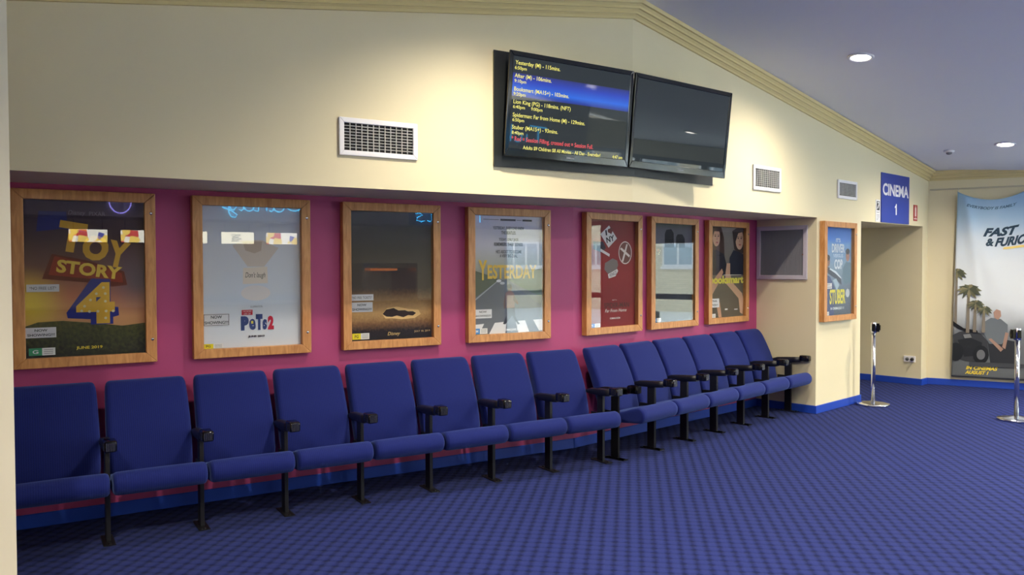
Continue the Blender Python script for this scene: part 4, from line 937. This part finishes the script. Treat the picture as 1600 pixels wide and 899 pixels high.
candy = [arc(.12, .55, .11, .45, 50, 320), arc(.31, .3, .065, .28, 0, 360), [(.375, .55), (.375, .12), (.40, .03), (.43, .1)], [(.45, .55), (.46, .05)], [(.46, .35)]+arc(.51, .35, .045, .2, 150, 0)+[(.555, .05), (.58, .02), (.61, .1)],
         arc(.67, .3, .06, .28, 0, 360), [(.735, 1.0), (.735, .12), (.76, .03), (.79, .1)], [(.81, .55), (.82, .2), (.85, .05), (.88, .1), (.90, .3), (.91, .55)], [(.91, .55), (.905, -.1), (.88, -.32), (.83, -.35), (.81, -.2), (.87, .0), (.98, .2)]]
script_sign('neon_sign', -1.38, 1.38, .30, 2.545, candy, 'blue neon sign reading Candy, mirrored in the white poster glass', NEON, False)
tick = [[(0, .95), (.22, 1.0)], [(.11, .97), (.10, .05)], [(.25, .5), (.25, .05)], arc(.36, .27, .05, .24, 60, 320), [(.45, 1), (.45, .02)], [(.54, .5), (.46, .25), (.55, .02)], [(.58, .28), (.68, .32)]+arc(.63, .27, .05, .24, 20, 320), [(.76, .9), (.75, .1), (.78, .02), (.81, .08)], [(.70, .55), (.84, .58)], [(.96, .48), (.91, .52), (.87, .42), (.94, .25), (.95, .08), (.89, .0), (.84, .06)]]
script_sign('neon_sign', 2.05, 1.6, .30, 2.46, tick, 'blue neon sign reading Tickets, mirrored in the dark brown poster glass', NEON, True)
script_sign('neon_sign', -3.02, .31, .20, 2.455, [arc(.5, .95, .5, .95, 180, 360, 24), [(0, .95), (.3, 1.02), (.6, .9), (1, .98)]], 'small violet neon bowl outline mirrored in the sunset poster glass', NEONP, False)
root = empty('food_warmer', FR @ Matrix.Translation(V(1.2, 1.6, 1.04)), 'orange-lit food warmer on the candy counter, mirrored in the dark brown poster glass', 'food warmer')
a = MB()
for x0, x1, y0, y1, z0, z1 in ((-.5, .5, -.28, .28, 0, .05), (-.5, .5, -.28, .28, .56, .64), (-.5, -.47, -.28, .28, .05, .56), (.47, .5, -.28, .28, .05, .56), (-.47, .47, -.28, -.26, .05, .56)): a.box(x0, x1, y0, y1, z0, z1, CHROME)
a.build('cabinet', None, root)
a = MB(); a.box(-.22, .20, -.1, .1, .51, .55); a.build('heat_lamp', glow('heat_glow', (255, 140, 60), 3.0), root)

# ------------------------------------------------------------------ street outside (mirrored in the poster glass)
mb = MB(); mb.box(-30, 60, -60, 30, -.12, -.06); structure(mb.build('ground', mat('pale_bounce_ground', rgb(225, 225, 222), .9, var=.1, vscale=2, bump=.1)))  # unseen ground made near-white to bounce added daylight up to the ceiling
def brick():
    ma, nt, b, N, L = nodes_of('pale_brick')
    tc = N('ShaderNodeTexCoord'); sp = N('ShaderNodeSeparateXYZ'); cb = N('ShaderNodeCombineXYZ'); L(tc.outputs['Object'], sp.inputs[0]); L(sp.outputs['Y'], cb.inputs['X']); L(sp.outputs['Z'], cb.inputs['Y'])
    ad = N('ShaderNodeMath'); L(sp.outputs['X'], ad.inputs[0]); L(sp.outputs['Y'], ad.inputs[1]); L(ad.outputs[0], cb.inputs['X'])
    br = N('ShaderNodeTexBrick'); br.inputs['Scale'].default_value = 3.2; br.inputs['Color1'].default_value = rgb(216, 204, 178); br.inputs['Color2'].default_value = rgb(196, 184, 158); br.inputs['Mortar'].default_value = rgb(150, 144, 132); br.inputs['Mortar Size'].default_value = .02
    L(cb.outputs[0], br.inputs['Vector']); L(br.outputs[0], b.inputs['Base Color']); b.inputs['Roughness'].default_value = .85
    return ma
BRICK = brick()
def building(M_, length, height, label, wins):
    """facade on local y=0 facing -y"""
    root = empty('brick_building', M_, label, 'building')
    a = MB(); a.box(0, length, 0, 5, -.06, height); a.build('wall', BRICK, root)
    for (x0, x1, z0, z1) in wins:
        f = MB(); t = .07
        f.box(x0, x1, -.05, -.002, z0, z0+t); f.box(x0, x1, -.05, -.002, z1-t, z1)
        n = max(1, round((x1-x0)/.6))
        for k in range(n+1): xx = x0+(x1-x0-t)*k/n; f.box(xx, xx+t, -.05, -.002, z0+t, z1-t)
        fo = f.build('window', WHITEE, root)
        g_ = MB(); g_.box(x0+t, x1-t, -.02, -.01, z0+t, z1-t); g_.build('pane', mat('dark_pane', rgb(130, 146, 156), .1, spec=.8), fo)
        s = MB(); s.box(x0-.05, x1+.05, -.1, -.001, z0-.1, z0-.002); s.build('window_sill', WHITEE, root)
    a = MB(); a.box(-.1, length+.1, -.3, -.001, height-.3, height); a.build('eaves', WHITEE, root)
building(F1 @ Matrix.Translation(V(21.5, -1.0, 0)) @ Matrix.Rotation(-PI/2, 4, 'Z'), 20, 6, 'pale brick building across the street, mirrored in the glass near the grille', [(1.5+3.4*k, 3.9+3.4*k, 1.6, 2.5) for k in range(5)])
building(F1 @ Matrix.Translation(V(16.0, -21.0, 0)) @ Matrix.Rotation(PI, 4, 'Z'), 16, 6, 'pale brick building behind the glass doors, mirrored in the zebra crossing poster glass', [(1.5+3.4*k, 3.9+3.4*k, 1.6, 2.6) for k in range(4)])
